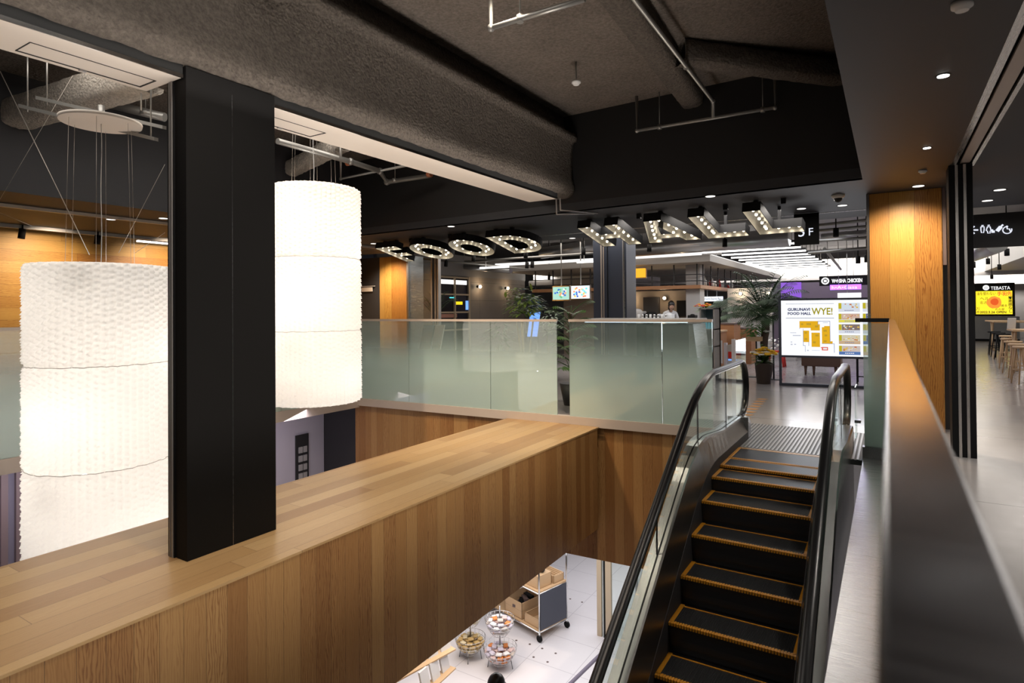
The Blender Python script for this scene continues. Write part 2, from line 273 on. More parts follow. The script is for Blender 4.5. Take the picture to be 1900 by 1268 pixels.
# ------------------------------------------------------------------ mesh helpers
class MB:
    def __init__(s): s.v = []; s.f = []; s.mi = []; s.m = 0; s.sm = []
    def face(s, idx, smooth=False): s.f.append(tuple(idx)); s.mi.append(s.m); s.sm.append(smooth)
    def hexa(s, p):
        b = len(s.v); s.v += [tuple(q) for q in p]
        for q in ((0, 3, 2, 1), (4, 5, 6, 7), (0, 1, 5, 4), (1, 2, 6, 5), (2, 3, 7, 6), (3, 0, 4, 7)): s.face([b+i for i in q])
        return s
    def box(s, x0, y0, z0, x1, y1, z1):
        return s.hexa([(x0, y0, z0), (x1, y0, z0), (x1, y1, z0), (x0, y1, z0), (x0, y0, z1), (x1, y0, z1), (x1, y1, z1), (x0, y1, z1)])
    def cbox(s, c, sz, rz=0, rx=0):
        m = Matrix.Rotation(rz, 3, 'Z') @ Matrix.Rotation(rx, 3, 'X'); c = Vector(c); h = Vector(sz)*.5
        return s.hexa([c+m@Vector((a*h.x, b*h.y, d*h.z)) for d in (-1, 1) for a, b in ((-1, -1), (1, -1), (1, 1), (-1, 1))])
    def quad(s, a, b, c, d):
        k = len(s.v); s.v += [tuple(a), tuple(b), tuple(c), tuple(d)]; s.face((k, k+1, k+2, k+3)); return s
    def slab(s, poly, z0, z1):
        return s.prism([(*p, z0) for p in poly], (0, 0, z1-z0))
    def prism(s, pts, ext):
        k = len(s.v); n = len(pts); ext = Vector(ext)
        s.v += [tuple(p) for p in pts]+[tuple(Vector(p)+ext) for p in pts]
        s.face([k+i for i in range(n)][::-1]); s.face([k+n+i for i in range(n)])
        for i in range(n): j = (i+1) % n; s.face((k+i, k+j, k+n+j, k+n+i))
        return s
    def tube(s, path, r, n=8, closed=False, sec=None, cap=True):
        path = [Vector(p) for p in path]; L = len(path); k = len(s.v); up = None
        rs = r if isinstance(r, (list, tuple)) else [r]*L
        for i, p in enumerate(path):
            a = path[i-1] if (i > 0 or closed) else path[i]; b = path[(i+1) % L] if (i < L-1 or closed) else path[i]
            t = (b-a).normalized()
            if up is None:
                up = Vector((0, 0, 1)) if abs(t.z) < .9 else Vector((1, 0, 0))
            sd = t.cross(up).normalized(); up = sd.cross(t).normalized()
            for j in range(n):
                an = 2*math.pi*j/n+.3926*(n == 8)
                if sec: q = p+sd*sec[0]*math.cos(an)+up*sec[1]*math.sin(an)
                else: q = p+(sd*math.cos(an)+up*math.sin(an))*rs[i]
                s.v.append(tuple(q))
        for i in range(L if closed else L-1):
            i2 = (i+1) % L
            for j in range(n): j2 = (j+1) % n; s.face((k+i*n+j, k+i*n+j2, k+i2*n+j2, k+i2*n+j), True)
        if not closed and cap:
            s.face([k+j for j in range(n)][::-1]); s.face([k+(L-1)*n+j for j in range(n)])
        return s
    def cyl(s, a, b, r, r2=None, n=16): return s.tube([a, b], [r, r if r2 is None else r2], n)
    def lathe(s, c, prof, n=24, cap=True):
        k = len(s.v); c = Vector(c)
        for (r, z) in prof:
            for j in range(n): an = 2*math.pi*j/n; s.v.append((c.x+r*math.cos(an), c.y+r*math.sin(an), c.z+z))
        for i in range(len(prof)-1):
            for j in range(n): j2 = (j+1) % n; s.face((k+i*n+j, k+i*n+j2, k+(i+1)*n+j2, k+(i+1)*n+j), True)
        if cap:
            s.face([k+j for j in range(n)][::-1]); s.face([k+(len(prof)-1)*n+j for j in range(n)])
        return s
    def ball(s, c, r, n=10, sc=(1, 1, 1)):
        k = len(s.v); c = Vector(c); m = n//2
        for i in range(m+1):
            th = math.pi*i/m
            for j in range(n):
                an = 2*math.pi*j/n; s.v.append((c.x+r*sc[0]*math.sin(th)*math.cos(an), c.y+r*sc[1]*math.sin(th)*math.sin(an), c.z+r*sc[2]*math.cos(th)))
        for i in range(m):
            for j in range(n): j2 = (j+1) % n; s.face((k+i*n+j, k+(i+1)*n+j, k+(i+1)*n+j2, k+i*n+j2), True)
        return s
    def grid(s, fn, nu, nv, closed_u=False):
        k = len(s.v)
        for j in range(nv+1):
            for i in range(nu if closed_u else nu+1): s.v.append(tuple(fn(i/nu, j/nv)))
        w_ = nu if closed_u else nu+1
        for j in range(nv):
            for i in range(nu): i2 = (i+1) % w_; s.face((k+j*w_+i, k+j*w_+i2, k+(j+1)*w_+i2, k+(j+1)*w_+i), True)
        return s
    def sweep(s, secs, closed=True):
        """secs: list of cross-sections, each a list of points"""
        k = len(s.v); n = len(secs[0])
        for q in secs: s.v += [tuple(p) for p in q]
        for i in range(len(secs)-1):
            for j in range(n if closed else n-1): j2 = (j+1) % n; s.face((k+i*n+j, k+i*n+j2, k+(i+1)*n+j2, k+(i+1)*n+j))
        if closed: s.face([k+j for j in range(n)][::-1]); s.face([k+(len(secs)-1)*n+j for j in range(n)])
        return s
    def build(s, name, mat, parent=None, bevel=0):
        me = bpy.data.meshes.new(name); off = Vector((0, 0, 0)); q = parent
        while q: off += q.location; q = q.parent
        me.from_pydata([tuple(Vector(v)-off) for v in s.v], [], s.f)
        for m in (mat if isinstance(mat, (list, tuple)) else [mat]): me.materials.append(m)
        me.polygons.foreach_set('material_index', s.mi); me.polygons.foreach_set('use_smooth', s.sm); me.update()
        o = bpy.data.objects.new(name, me); C.objects.link(o)
        if parent: o.parent = parent
        if bevel:
            b = o.modifiers.new('bevel', 'BEVEL'); b.width = bevel; b.segments = 2; b.limit_method = 'ANGLE'
        return o
def tag(o, label, cat, group=None, kind=None):
    if label: o['label'] = label
    if cat: o['category'] = cat
    if group: o['group'] = group
    if kind: o['kind'] = kind
    return o
def thing(name, loc, label, cat, group=None, rz=0):
    o = bpy.data.objects.new(name, None); C.objects.link(o); o.location = loc; o.empty_display_size = .1
    o.rotation_euler.z = rz; return tag(o, label, cat, group)
def struct(o): o['kind'] = 'structure'; return o
def hang(t, x, y, z, top=4.2, r=.012): MB().tube([(x, y, z), (x, y, top)], r, 6).build('hanger_rod', m_pipe, t)
def dup(o, loc=None, rz=None, label=None, group=None):
    c = o.copy(); C.objects.link(c)
    if loc is not None: c.location = loc
    if rz is not None: c.rotation_euler.z = rz
    if label: c['label'] = label
    if group: c['group'] = group
    for ch in list(o.children):
        d = ch.copy(); C.objects.link(d); d.parent = c
        for g in list(ch.children):
            e = g.copy(); C.objects.link(e); e.parent = d
    return c
def text(name, s, size, mat, parent, origin, u, v, ext=.002, align='LEFT', sx=1, bold=0, fit=None):
    """flat lettering: origin, u = reading direction, v = up"""
    cu = bpy.data.curves.new(name, 'FONT'); cu.body = s; cu.size = size; cu.extrude = ext; cu.align_x = align; cu.resolution_u = 2; cu.offset = bold
    t = bpy.data.objects.new('tmp', cu); C.objects.link(t)
    dg = bpy.context.evaluated_depsgraph_get(); me = bpy.data.meshes.new_from_object(t.evaluated_get(dg))
    bpy.data.objects.remove(t)
    u = Vector(u).normalized(); v = Vector(v).normalized(); n = u.cross(v)
    if fit and len(me.vertices): sx = fit/max(1e-6, max(v_.co.x for v_ in me.vertices))
    m = Matrix.Identity(4); off = Vector((0, 0, 0)); q = parent
    while q: off += q.location; q = q.parent
    for i in range(3): m[i][0] = u[i]*sx; m[i][1] = v[i]; m[i][2] = n[i]; m[i][3] = origin[i]-off[i]
    me.transform(m); me.materials.clear(); me.materials.append(mat)
    o = bpy.data.objects.new(name, me); C.objects.link(o)
    if parent: o.parent = parent
    return o
# ------------------------------------------------------------------ the setting: floors, ceilings, walls
SK1 = (7.90-7.60)/(-2.45+7.98)                 # the guard edge is slightly out of square with the ledge
def edge_y(x): return 7.60+(x+7.98)*SK1
def face_y(x): return 8.02-(x+4.15)*.0435
XL = -8.0
f = MB(); f.slab([(-.24, -3), (16, -3), (16, 48), (-24, 48), (-24, -3), (XL, -3), (XL, edge_y(XL)), (-1.9, edge_y(-1.9)), (-1.9, 8.5), (-.24, 8.5)], -.12, 0)
struct(f.build('floor', m_floor))
f = MB(); f.box(-16, -6, -4.6, 6, 22, -4.5); o = struct(f.build('floor', m_lfloor)); o['label'] = 'white tiled floor of the storey below'
o = struct(MB().box(-4.93, -2.5, -1.51, -3.47, 7.75, -.125).build('ledge', [m_wy])); o['label'] = 'cedar board clad side of the long beam ledge'
o = struct(MB().box(-4.95, -2.5, -.125, -3.465, 7.79, -.12+.012).build('ledge', [m_wtop])); o['label'] = 'planked top of the long wooden ledge'
# fascia under the far guard and beside the escalator
f = MB(); f.hexa([(XL-.1, edge_y(XL)+.03, -2.0), (-1.9, edge_y(-1.9)+.03, -2.0), (-1.9, 8.5, -2.0), (XL-.1, 8.3, -2.0), (XL-.1, edge_y(XL)+.03, -.12), (-1.9, edge_y(-1.9)+.03, -.12), (-1.9, 8.5, -.12), (XL-.1, 8.3, -.12)])
struct(f.build('wall_fascia', m_wx))
f = MB(); f.sweep([[(x, edge_y(x)-.035, -.125), (x, edge_y(x)+.06, -.125), (x, edge_y(x)+.06, 0.004), (x, edge_y(x)-.035, 0.004)] for x in (XL-.03, -1.88)])
struct(f.build('trim_1', m_trim))
struct(MB().box(XL-.06, -3, -.16, XL+.035, edge_y(XL), .004).build('trim_2', m_trim))
struct(MB().box(-.245, -3, -.5, -.005, 7.15, .006).build('trim_3', m_steelx))
# left lower walls
f = MB(); f.box(-9.35, -3, -4.5, -9.3, 7.9, -.12); struct(f.build('wall_lower_left', m_dpurp))
s_ = thing('slatted_screen', (-9.2, 1, -4.5), 'brown vertical slat screen below the left glass guard', 'screen')
for i in range(34):
    MB().box(-9.2, -1.6+i*.15, -4.5, -9.14, -1.6+i*.15+.07, -.2).build('slat', m_slat, s_)
f = MB(); f.box(-9.3, 7.87, -4.5, -8.1, 8.0, -.13); struct(f.build('wall_lower_back', m_black2))
t = thing('wall_panel', (-9.2, 5.9, -4.5), 'pale lavender wall panel below the guard, left of dark wall', 'panel')
MB().box(-9.28, 4.2, -4.5, -9.2, 7.86, -.16).build('board', m_lav, t)
f = MB(); f.box(-9.2, 7.2, -2.6, -9.17, 7.48, -.72); f.build('display_rack', m_black2, t)
f = MB()
for i in range(9):
    for j in range(2): f.box(-9.17, 7.25+j*.10, -1.05-i*.16, -9.15, 7.33+j*.10, -.94-i*.16)
f.build('price_card', m_lgrey, t)
# ceilings and bulkheads
ZC, ZU = 3.0, 4.42
struct(MB().box(-9, -3, ZU, .3, 8.4, ZU+.1).build('ceiling', m_slab))
f = MB(); f.hexa([(-8.85, face_y(-8.85), ZC), (-.24, face_y(-.24), ZC), (-.24, face_y(-.24)+.1, ZC), (-8.85, face_y(-8.85)+.1, ZC)]+[(-8.85, face_y(-8.85), ZU), (-.24, face_y(-.24), ZU), (-.24, face_y(-.24)+.1, ZU), (-8.85, face_y(-8.85)+.1, ZU)])
struct(f.build('wall_bulkhead_back', m_face))
struct(MB().box(-8.95, -3, ZC, -8.85, 8.3, ZU).build('wall_bulkhead_left', m_ceil))
struct(MB().box(-.24, -3, ZC+.002, -.14, 7.9, ZU).build('wall_bulkhead_right', m_ceil))
f = MB(); f.slab([(-.24, -3), (.56, -3), (.56, 7.8), (.76, 7.8), (.76, -3), (6, -3), (6, 11.1), (-12.8, 11.1), (-12.8, -3), (-8.95, -3), (-8.95, face_y(-8.9)), (-.24, face_y(-.24))], ZC, ZC+.12)
struct(f.build('ceiling', m_ceil))
f = MB(); f.box(-12.8, 11.1, ZC-.0, 6, 11.2, 4.3); struct(f.build('wall_bulkhead_hall', m_ceil))
struct(MB().box(-24, 11.2, 4.2, 16, 48, 4.3).build('ceiling', m_grey))
struct(MB().box(-12.8, 10.38, ZC-.006, -.25, 10.42, ZC+.001).build('trim_4', m_steel))
# walls
struct(MB().box(-12.75, -3, 0, -12.6, 12.0, ZC).build('wall_left', m_wwall))
struct(MB().box(-12.6, 12.02, 0, -11.78, 12.2, ZC).build('wall_left_end', m_ceil))
struct(MB().box(-12.2, 13.0, 0, -12.0, 20.1, 2.66).build('wall_tiled', m_tile))
struct(MB().box(-12.22, 12.9, 2.66, -11.98, 20.1, 3.35).build('wall_tiled_upper', m_grey))
struct(MB().box(-24, 44, 0, 16, 44.2, 4.3).build('wall_far', m_lgrey))
struct(MB().box(9, -3, 0, 9.2, 44, 4.3).build('wall_right', m_lgrey))
struct(MB().box(-24, -3.2, -4.5, 16, -3, 4.5).build('wall_near', m_grey))
struct(MB().box(-20, 20, 0, -19.8, 44, 4.3).build('wall_left_far', m_lgrey))
struct(MB().box(-9, 15.5, -4.5, 3, 15.7, -.2).build('wall_lower_far', m_white))
struct(MB().box(2.2, -3, -4.5, 2.4, 15.5, -.12).build('wall_lower_right', m_white))
# right side: timber clad column, recess behind it, steel shutter posts
c_ = thing('wood_column', (.18, 9.3, 0), 'cedar clad column with swirling knot grain right of map sign', 'column')
MB().box(-.205, 9.02, .0, .56, 9.6, ZC-.002).build('cladding', m_wcol, c_, bevel=.004)
MB().box(-.235, 9.0, 0, -.205, 9.6, ZC-.002).build('edge_trim', m_dsteel, c_)
MB().box(.565, 9.3, 0, .80, 9.62, ZC-.002).build('return_panel', m_black2, c_)
MB().box(.565, 9.02, 2.05, .60, 9.3, ZC-.002).build('head_panel', m_slat, c_)
c_ = thing('wood_column', (-11.28, 12.2, 0), 'cedar clad column at far left of the food hall', 'column')
MB().box(-11.78, 12.0, 0, -10.80, 12.6, ZC-.002).build('cladding', m_wcolL, c_, bevel=.004)
MB().box(-10.80, 11.99, 0, -10.74, 12.6, ZC-.002).build('edge_trim', m_dsteel, c_)
def guide_post(name, loc, x0, x1, y0, y1, label, z1=ZC-.002, z0=0, rails=2, extra=True):
    p = thing(name, loc, label, 'post')
    MB().box(x0, y0, z0, x1, y1, z1).build('post_body', m_post, p, bevel=.003)
    wd = x1-x0
    for k in range(rails):
        c = x0+wd*(.33+.34*k) if rails == 2 else x0+wd*.5
        MB().box(c-.012, y0-.006, z0, c+.012, y0-.0005, z1).build('guide_rail', m_steelv, p)
    return p
guide_post('shutter_post', (.65, 7.75, 0), .535, .735, 7.66, 7.95, 'black steel shutter post with two bright guide rails by corridor')
s_ = thing('shutter_track', (.66, 2, ZC), 'steel shutter track in the ceiling above the right corridor', 'track')
MB().box(.56, -3, ZC-.002, .60, 7.8, ZC+.03).build('track_rail', m_steel, s_); MB().box(.73, -3, ZC-.002, .76, 7.8, ZC+.03).build('track_rail', m_steel, s_)
MB().box(.60, -3, ZC+.03, .62, 7.8, ZC+.1).build('track_rail', m_steel, s_)
MB().box(.635, -3, ZC+.012, .715, 7.8, ZC+.03).build('track_plate', m_trim, s_)
MB().box(.56, -3, ZC+.1, .76, 7.8, ZC+.12).build('track_back', m_groove, s_)
# black pillar on the ledge
p_ = thing('pillar', (-4.07, 2.6, -.11), 'black square pillar standing on the wooden ledge', 'pillar')
MB().box(-4.10, 2.245, -.108, -3.965, 2.93, 3.20).build('pillar_body', m_black, p_, bevel=.003)
MB().box(-3.9655, 2.575, -.108, -3.9635, 2.578, 3.1).build('joint', m_dsteel, p_)
MB().box(-4.175, 2.235, -.108, -4.10, 2.93, 3.15).build('guide_channel', m_post, p_)
MB().box(-4.150, 2.228, -.108, -4.140, 2.236, 3.12).build('guide_rail', m_mull, p_); MB().box(-4.125, 2.228, -.108, -4.112, 2.236, 3.12).build('guide_rail', m_mull, p_)
# fireproofed beam with bulging flanges
def beam(name, x0, x1, z0, z1, ya, yb, mat, label):
    rnd = random.Random(3); secs = []
    prof = []
    def arc(cx, cz, r, a0, a1, n=5): return [(cx+r*math.cos(math.radians(a0+(a1-a0)*i/n)), cz+r*math.sin(math.radians(a0+(a1-a0)*i/n))) for i in range(n+1)]
    r = .14
    prof += arc(x1-r, z0+r, r, -90, 0) + [(x1-.03, z0+.27), (x1-.045, (z0+z1)/2), (x1-.03, z1-.16)] + arc(x1-.01, z1-.06, .06, -90, 90) + [(x1-.16, z1+.02), (x1-.18, ZU), (x0+.18, ZU), (x0+.16, z1)] + [(x0+.01, z1-.05), (x0+.03, (z0+z1)/2)] + arc(x0+r, z0+r, r, 180, 270)
    L = int((yb-ya)/.08)
    for i in range(L+1):
        y = ya+(yb-ya)*i/L
        secs.append([(px+rnd.uniform(-.007, .007), y, pz+rnd.uniform(-.007, .007)) for px, pz in prof])
    o = MB().sweep(secs).build(name, mat); o['label'] = label
    for q in o.data.polygons: q.use_smooth = True
    return struct(o)
beam('ceiling_beam', -4.60, -3.90, 3.19, 4.12, -3, 8.0, m_spray, 'long fireproofed beam above the shutter housing')
def rough_tube(name, a, b, r, mat, label, flat=1.0, seed=1):
    rnd = random.Random(seed); a = Vector(a); b = Vector(b); n = max(6, int((b-a).length/.08)); mb = MB(); t = (b-a).normalized()
    sd = t.cross(Vector((0, 0, 1))).normalized(); up = sd.cross(t)
    def fn(u, v):
        p = a.lerp(b, v); an = 2*math.pi*u; sq = 1/max(abs(math.cos(an)), abs(math.sin(an)))**.55
        rr = r*sq*.88+rnd.uniform(-.006, .006); return p+sd*math.cos(an)*rr+up*math.sin(an)*rr*flat
    mb.grid(fn, 28, n, True); o = mb.build(name, mat); o['label'] = label; return struct(o)
rough_tube('ceiling_beam', at(1095, -90, z=4.32), at(1308, 214, z=4.32), .17, m_spray, 'round fireproofed beam running toward the black bulkhead', seed=2)
rough_tube('ceiling_beam', at(1262, 98, z=4.30), (-.25, 8.05, 4.22), .15, m_spray, 'fireproofed branch beam entering the right bulkhead', seed=3)
rough_tube('ceiling_beam', (-4.0, 2.78, 4.13), (-.26, 2.78, 4.13), .27, m_spray, 'thick fireproofed cross beam at the top of the long beam', seed=4)
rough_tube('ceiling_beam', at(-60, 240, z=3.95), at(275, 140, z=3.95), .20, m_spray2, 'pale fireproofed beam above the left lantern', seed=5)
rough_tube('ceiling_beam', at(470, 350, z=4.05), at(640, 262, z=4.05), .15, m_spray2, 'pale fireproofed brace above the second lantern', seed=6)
# shutter housing: cream soffit strip under the beam with access hatches
def housing(ya, yb, hatch, label):
    s_ = thing('shutter_housing', (-4.2, ya, 3.12), label, 'shutter housing')
    MB().box(-4.45, ya, 3.12, -3.99, yb, 3.135).build('casing', m_cream, s_)
    MB().box(-3.988, ya, 3.115, -3.98, yb, 3.14).build('track_rail', m_chrome, s_)
    MB().box(-4.40, ya, 3.135, -3.985, yb, 3.21).build('shade_band', m_groove, s_)  # black band put in for the shade under the beam
    for (h0, h1) in hatch:
        g = MB(); a, b, c, d = -4.40, -4.19, h0, h1; z = 3.117; e = .006
        g.box(a, c, z, a+2.2*e, d, z+.004).box(b-e, c, z, b, d, z+.004).box(a, c, z, b, c+e, z+.004).box(a, d-2*e, z, b, d, z+.004)
        g.build('access_hatch', m_groove, s_)
        MB().box(-4.41, (c+d)/2-.02, 3.110, -4.385, (c+d)/2+.02, 3.12).build('latch', m_dsteel, s_)
    return s_
housing(-2.6, 2.235, [(-.2, .5), (1.46, 2.17)], 'cream shutter housing with access hatch left of pillar')
housing(2.935, 7.6, [(2.98, 3.62)], 'cream shutter housing running from the pillar to the hall')
t = thing('shutter_guide', (-3.75, 7.35, 2.7), 'bent steel guide rails at the far end of shutter housing', 'guide rail')
for k in (0, 1):
    a = at(1032+k*7, 368, y=7.62); b = at(1033+k*7, 398+k*(-8), y=7.62); c = at(1072, 409-k*4, z=b.z+.0, )
    MB().tube([a, b, Vector((b.x, 7.62, b.z)), (b.x+.25, 8.35, 2.985)], .010, 6).build('guide_rail', m_mull, t)
# guard glass: frosted panels with slim caps
def guard(name, label, pts, top=1.40, joints=(), capw=.03, mat=None, cap=m_trim, z0=.0):
    t = thing(name, (*pts[0], 0), label, 'guard rail')
    for i in range(len(pts)-1):
        a = Vector((*pts[i], 0)); b = Vector((*pts[i+1], 0)); d = (b-a); L = d.length; d.normalize(); nr = Vector((-d.y, d.x, 0))
        js = [0]+[j for j in joints if j < L]+[L]
        for k in range(len(js)-1):
            p = a+d*(js[k]+.004); q = a+d*(js[k+1]-.004); h = nr*.007
            MB().hexa([(*(v.xy), z) for z in (z0, top-.03) for v in (p-h, q-h, q+h, p+h)]).build('glass_panel', mat or m_frost, t)
        h = nr*capw
        MB().hexa([(*(v.xy), z) for z in (top-.035, top) for v in (a-h, b-h, b+h, a+h)]).build('cap_rail', cap, t)
    return t
guard('glass_guard', 'frosted glass guard rail left of the potted plant gap', [(XL, -3), (XL, edge_y(XL)), (-4.12, edge_y(-4.12))], joints=(1.15, 2.75, 4.2, 5.8, 7.4, 9.0))
guard('glass_guard', 'frosted glass guard rail behind the left escalator handrail', [(-3.93, edge_y(-3.93)), (-1.93, edge_y(-1.93))], joints=(1.35,))
t = guard('corridor_guard', 'near steel capped guard rail running along the escalator', [(.02, -2), (.02, 7.15), (-.235, 7.15)], top=1.41, joints=(2., 4., 6., 8.), capw=.001, cap=m_groove)
for o in list(t.children):
    if o.name.startswith('cap_rail'): bpy.data.objects.remove(o)
MB().box(-.006, -2, 1.388, .048, 7.17, 1.42).build('handrail', m_rail, t, bevel=.004)
MB().box(-.30, 7.135, 1.39, .0, 7.165, 1.43).build('end_cap', m_post, t)
MB().box(-.25, 7.10, .0, -.0, 7.2, .12).build('base_shoe', m_dsteel, t)
# ------------------------------------------------------------------ escalator
EX0, EX1 = -1.43, -.545
def Lz(y):                                       # nose line
    if y <= 5.1: return -.33+(y-5.1)*.69
    if y >= 6.1: return 0.
    t = (y-5.1)/1.0; return -.33+.69*t*1.0-.36*t*t
def Hz(y):                                       # handrail centre height
    if y <= 5.4: return .55+(y-5.4)*.64
    if y >= 6.5: return .885
    t = (y-5.4)/1.1; return .55+.704*t-.369*t*t
esc = thing('escalator', (-.99, 6.9, 0), 'upward escalator with yellow edged black steps and black handrails', 'escalator')
noses = [6.43, 6.1, 5.76, 5.40]+[5.075-.32*i for i in range(14)]
for i, y in enumerate(noses):
    z = Lz(y)-.002*i
    yb = noses[i-1] if i else 6.95
    zb = Lz(yb)
    st = MB()
    st.box(EX0, y+.004, z-.02, EX1, yb+.03, z)                                 # tread slab
    for k in range(5):                                                        # curved riser below the nose
        a0 = k/5; a1 = (k+1)/5; zz = z-.004; dn = .26
        o0 = .05*(a0**1.6); o1 = .05*(a1**1.6)
        st.hexa([(EX0, y+o1, zz-dn*a1), (EX1, y+o1, zz-dn*a1), (EX1, y+o1+.02, zz-dn*a1), (EX0, y+o1+.02, zz-dn*a1), (EX0, y+o0, zz-dn*a0), (EX1, y+o0, zz-dn*a0), (EX1, y+o0+.02, zz-dn*a0), (EX0, y+o0+.02, zz-dn*a0)])
    so = st.build('step', m_tread, esc)
    cl = MB(); n = 88
    for k in range(n):
        x = EX0+.035+(EX1-EX0-.07)*k/n; cl.box(x, y+.03, z, x+.0045, yb-.012, z+.008)
    cl.build('tread_cleats', m_cleat, so)
    ye = MB(); ye.box(EX0+.004, y+.02, z, EX0+.036, yb, z+.010); ye.box(EX1-.036, y+.02, z, EX1-.004, yb, z+.010); ye.box(EX0+.036, yb-.03, z, EX1-.036, yb-.016, z+.0085)
    for k in range(44):
        x = EX0+.006+(EX1-EX0-.012)*k/44; ye.box(x, y-.006, z-.012, x+.013, y+.034, z+.010)
    ye.box(EX0+.006, y+.006, z-.006, EX1-.006, y+.034, z+.006)
    ye.build('safety_edge', m_yel, so)
# comb and landing plate
cb = MB(); cb.box(EX0-.03, 6.93, -.01, EX1+.03, 7.0, .004)
for k in range(60): x = EX0+(EX1-EX0)*k/60; cb.box(x, 6.90, -.004, x+.007, 6.94, .006)
cb.build('comb', m_copper2, esc)
MB().box(-1.75, 7.0, -.05, -.25, 8.52, .002).build('landing_plate', m_ribd, esc); lp = MB()
for k in range(36): x = -1.70+1.44*k/36; lp.box(x, 7.0, .002, x+.020, 8.5, .008)
lp.build('landing_ribs', m_rib, esc)
def side(sx):
    """sx = -1 left, +1 right; returns x from the skirt plane outwards"""
    x0 = EX0 if sx < 0 else EX1
    X = lambda d: x0+sx*d
    ys = [2.0+.15*i for i in range(38)]                       # to 7.55
    def deckz(y): return Lz(y)+(.35 if y < 5.6 else .35-.10*min(1, (y-5.6)/1.0))
    sk = MB().sweep([[(X(-.002), y, Lz(y)-.25), (X(-.002), y, Lz(y)+.085), (X(.012), y, Lz(y)+.085), (X(.012), y, Lz(y)-.25)] for y in ys if y < 7.6])
    sk.build('skirt_panel', m_black2, esc)
    dk = MB().sweep([[(X(.0), y, Lz(y)+.085), (X(.065), y, deckz(y)-.02), (X(.075), y, deckz(y)), (X(.105), y, deckz(y)), (X(.105), y, Lz(y)+.05)] for y in ys])
    dk.build('inner_deck', m_deck, esc)
    gv = MB().sweep([[(X(.105), y, deckz(y)-.05), (X(.105), y, deckz(y)-.008), (X(.118), y, deckz(y)-.008), (X(.118), y, deckz(y)-.05)] for y in ys])
    gv.build('deck_groove', m_rubber, esc)
    od = MB().sweep([[(X(.118), y, deckz(y)), (X(.185), y, deckz(y)), (X(.195), y, deckz(y)-.03), (X(.195), y, Lz(y)-.95), (X(.118), y, Lz(y)-.95)] for y in ys])
    od.build('outer_deck', m_deck, esc)
    # rounded end cap of the deck
    ec = MB(); pr = [(7.50, deckz(7.5)), (7.56, deckz(7.5)-.006), (7.62, deckz(7.5)-.04), (7.66, deckz(7.5)-.10), (7.66, 0.0), (7.50, 0.0)]
    ec.prism([(X(-.004), a, b) for a, b in pr], (sx*.199, 0, 0)); ec.build('deck_end', m_dsteel, esc, bevel=.004)
    # glass
    gy = [2.0+.2*i for i in range(28)]; gs = []
    secs = [[(X(.113), y, deckz(y)-.02), (X(.121), y, deckz(y)-.02), (X(.121), y, Hz(y)), (X(.113), y, Hz(y))] for y in gy]
    secs.append([(X(.113), 7.6, .25), (X(.121), 7.6, .25), (X(.121), 7.6, .885), (X(.113), 7.6, .885)])
    for a in (30, 60, 88):
        yy = 7.68+.31*math.sin(math.radians(a)); dz = .31*math.cos(math.radians(a))
        secs.append([(X(.113), yy, .575-dz), (X(.121), yy, .575-dz), (X(.121), yy, .575+dz), (X(.113), yy, .575+dz)])
    MB().sweep(secs).build('glass_balustrade', m_gl, esc)
    for yy in (3.35, 4.55, 5.75, 6.9):
        MB().hexa([(X(a), yy+b, zz) for zz in (deckz(yy), Hz(yy)) for a, b in ((.110, 0), (.124, 0), (.124, .004), (.110, .004))]).build('glass_joint', m_groove, esc)
    path = [(X(.118), y, Hz(y)) for y in [1.6+.2*i for i in range(30)]]+[(X(.118), 7.55, .885)]
    for a in range(0, 181, 15): path.append((X(.118), 7.68+.33*math.sin(math.radians(a)), .565+.33*math.cos(math.radians(a))))
    path += [(X(.118), 7.5, .225)]
    MB().tube(path, .03, 14, sec=(.041, .024)).build('handrail', m_rubber, esc)
    gp = [(X(.118), p[1]*1.0-(.0 if p[1] < 7.6 else .03), p[2]-(.03 if i < 33 else 0)) for i, p in enumerate(path[:32])]
    MB().tube(gp, .012, 6, sec=(.02, .008)).build('handrail_guide', m_chrome, esc)
side(-1); side(1)
MB().box(-1.60, 2.0, -2.4, -.36, 2.05, -1.9).build('truss_end', m_black2, esc)
MB().hexa([(-1.62, 2, -3.4), (-.35, 2, -3.4), (-.35, 2, -3.3), (-1.62, 2, -3.3), (-1.62, 6.9, -.95), (-.35, 6.9, -.95), (-.35, 6.9, -.85), (-1.62, 6.9, -.85)][:0] or [(-1.62, 2, -3.4), (-.35, 2, -3.4), (-.35, 6.9, -1.0), (-1.62, 6.9, -1.0), (-1.62, 2, -3.3), (-.35, 2, -3.3), (-.35, 6.9, -.9), (-1.62, 6.9, -.9)]).build('truss_soffit', m_dsteel, esc)
# clear acrylic safety fin beside the right newel
t = thing('acrylic_fin', (-.33, 7.9, 0), 'small clear acrylic guard beside the right handrail newel', 'guard')
MB().box(-.335, 7.62, .10, -.325, 7.95, .66).build('sheet', m_gl, t)
MB().box(-.34, 7.62, .27, -.28, 7.72, .30).build('bracket', m_dsteel, t)
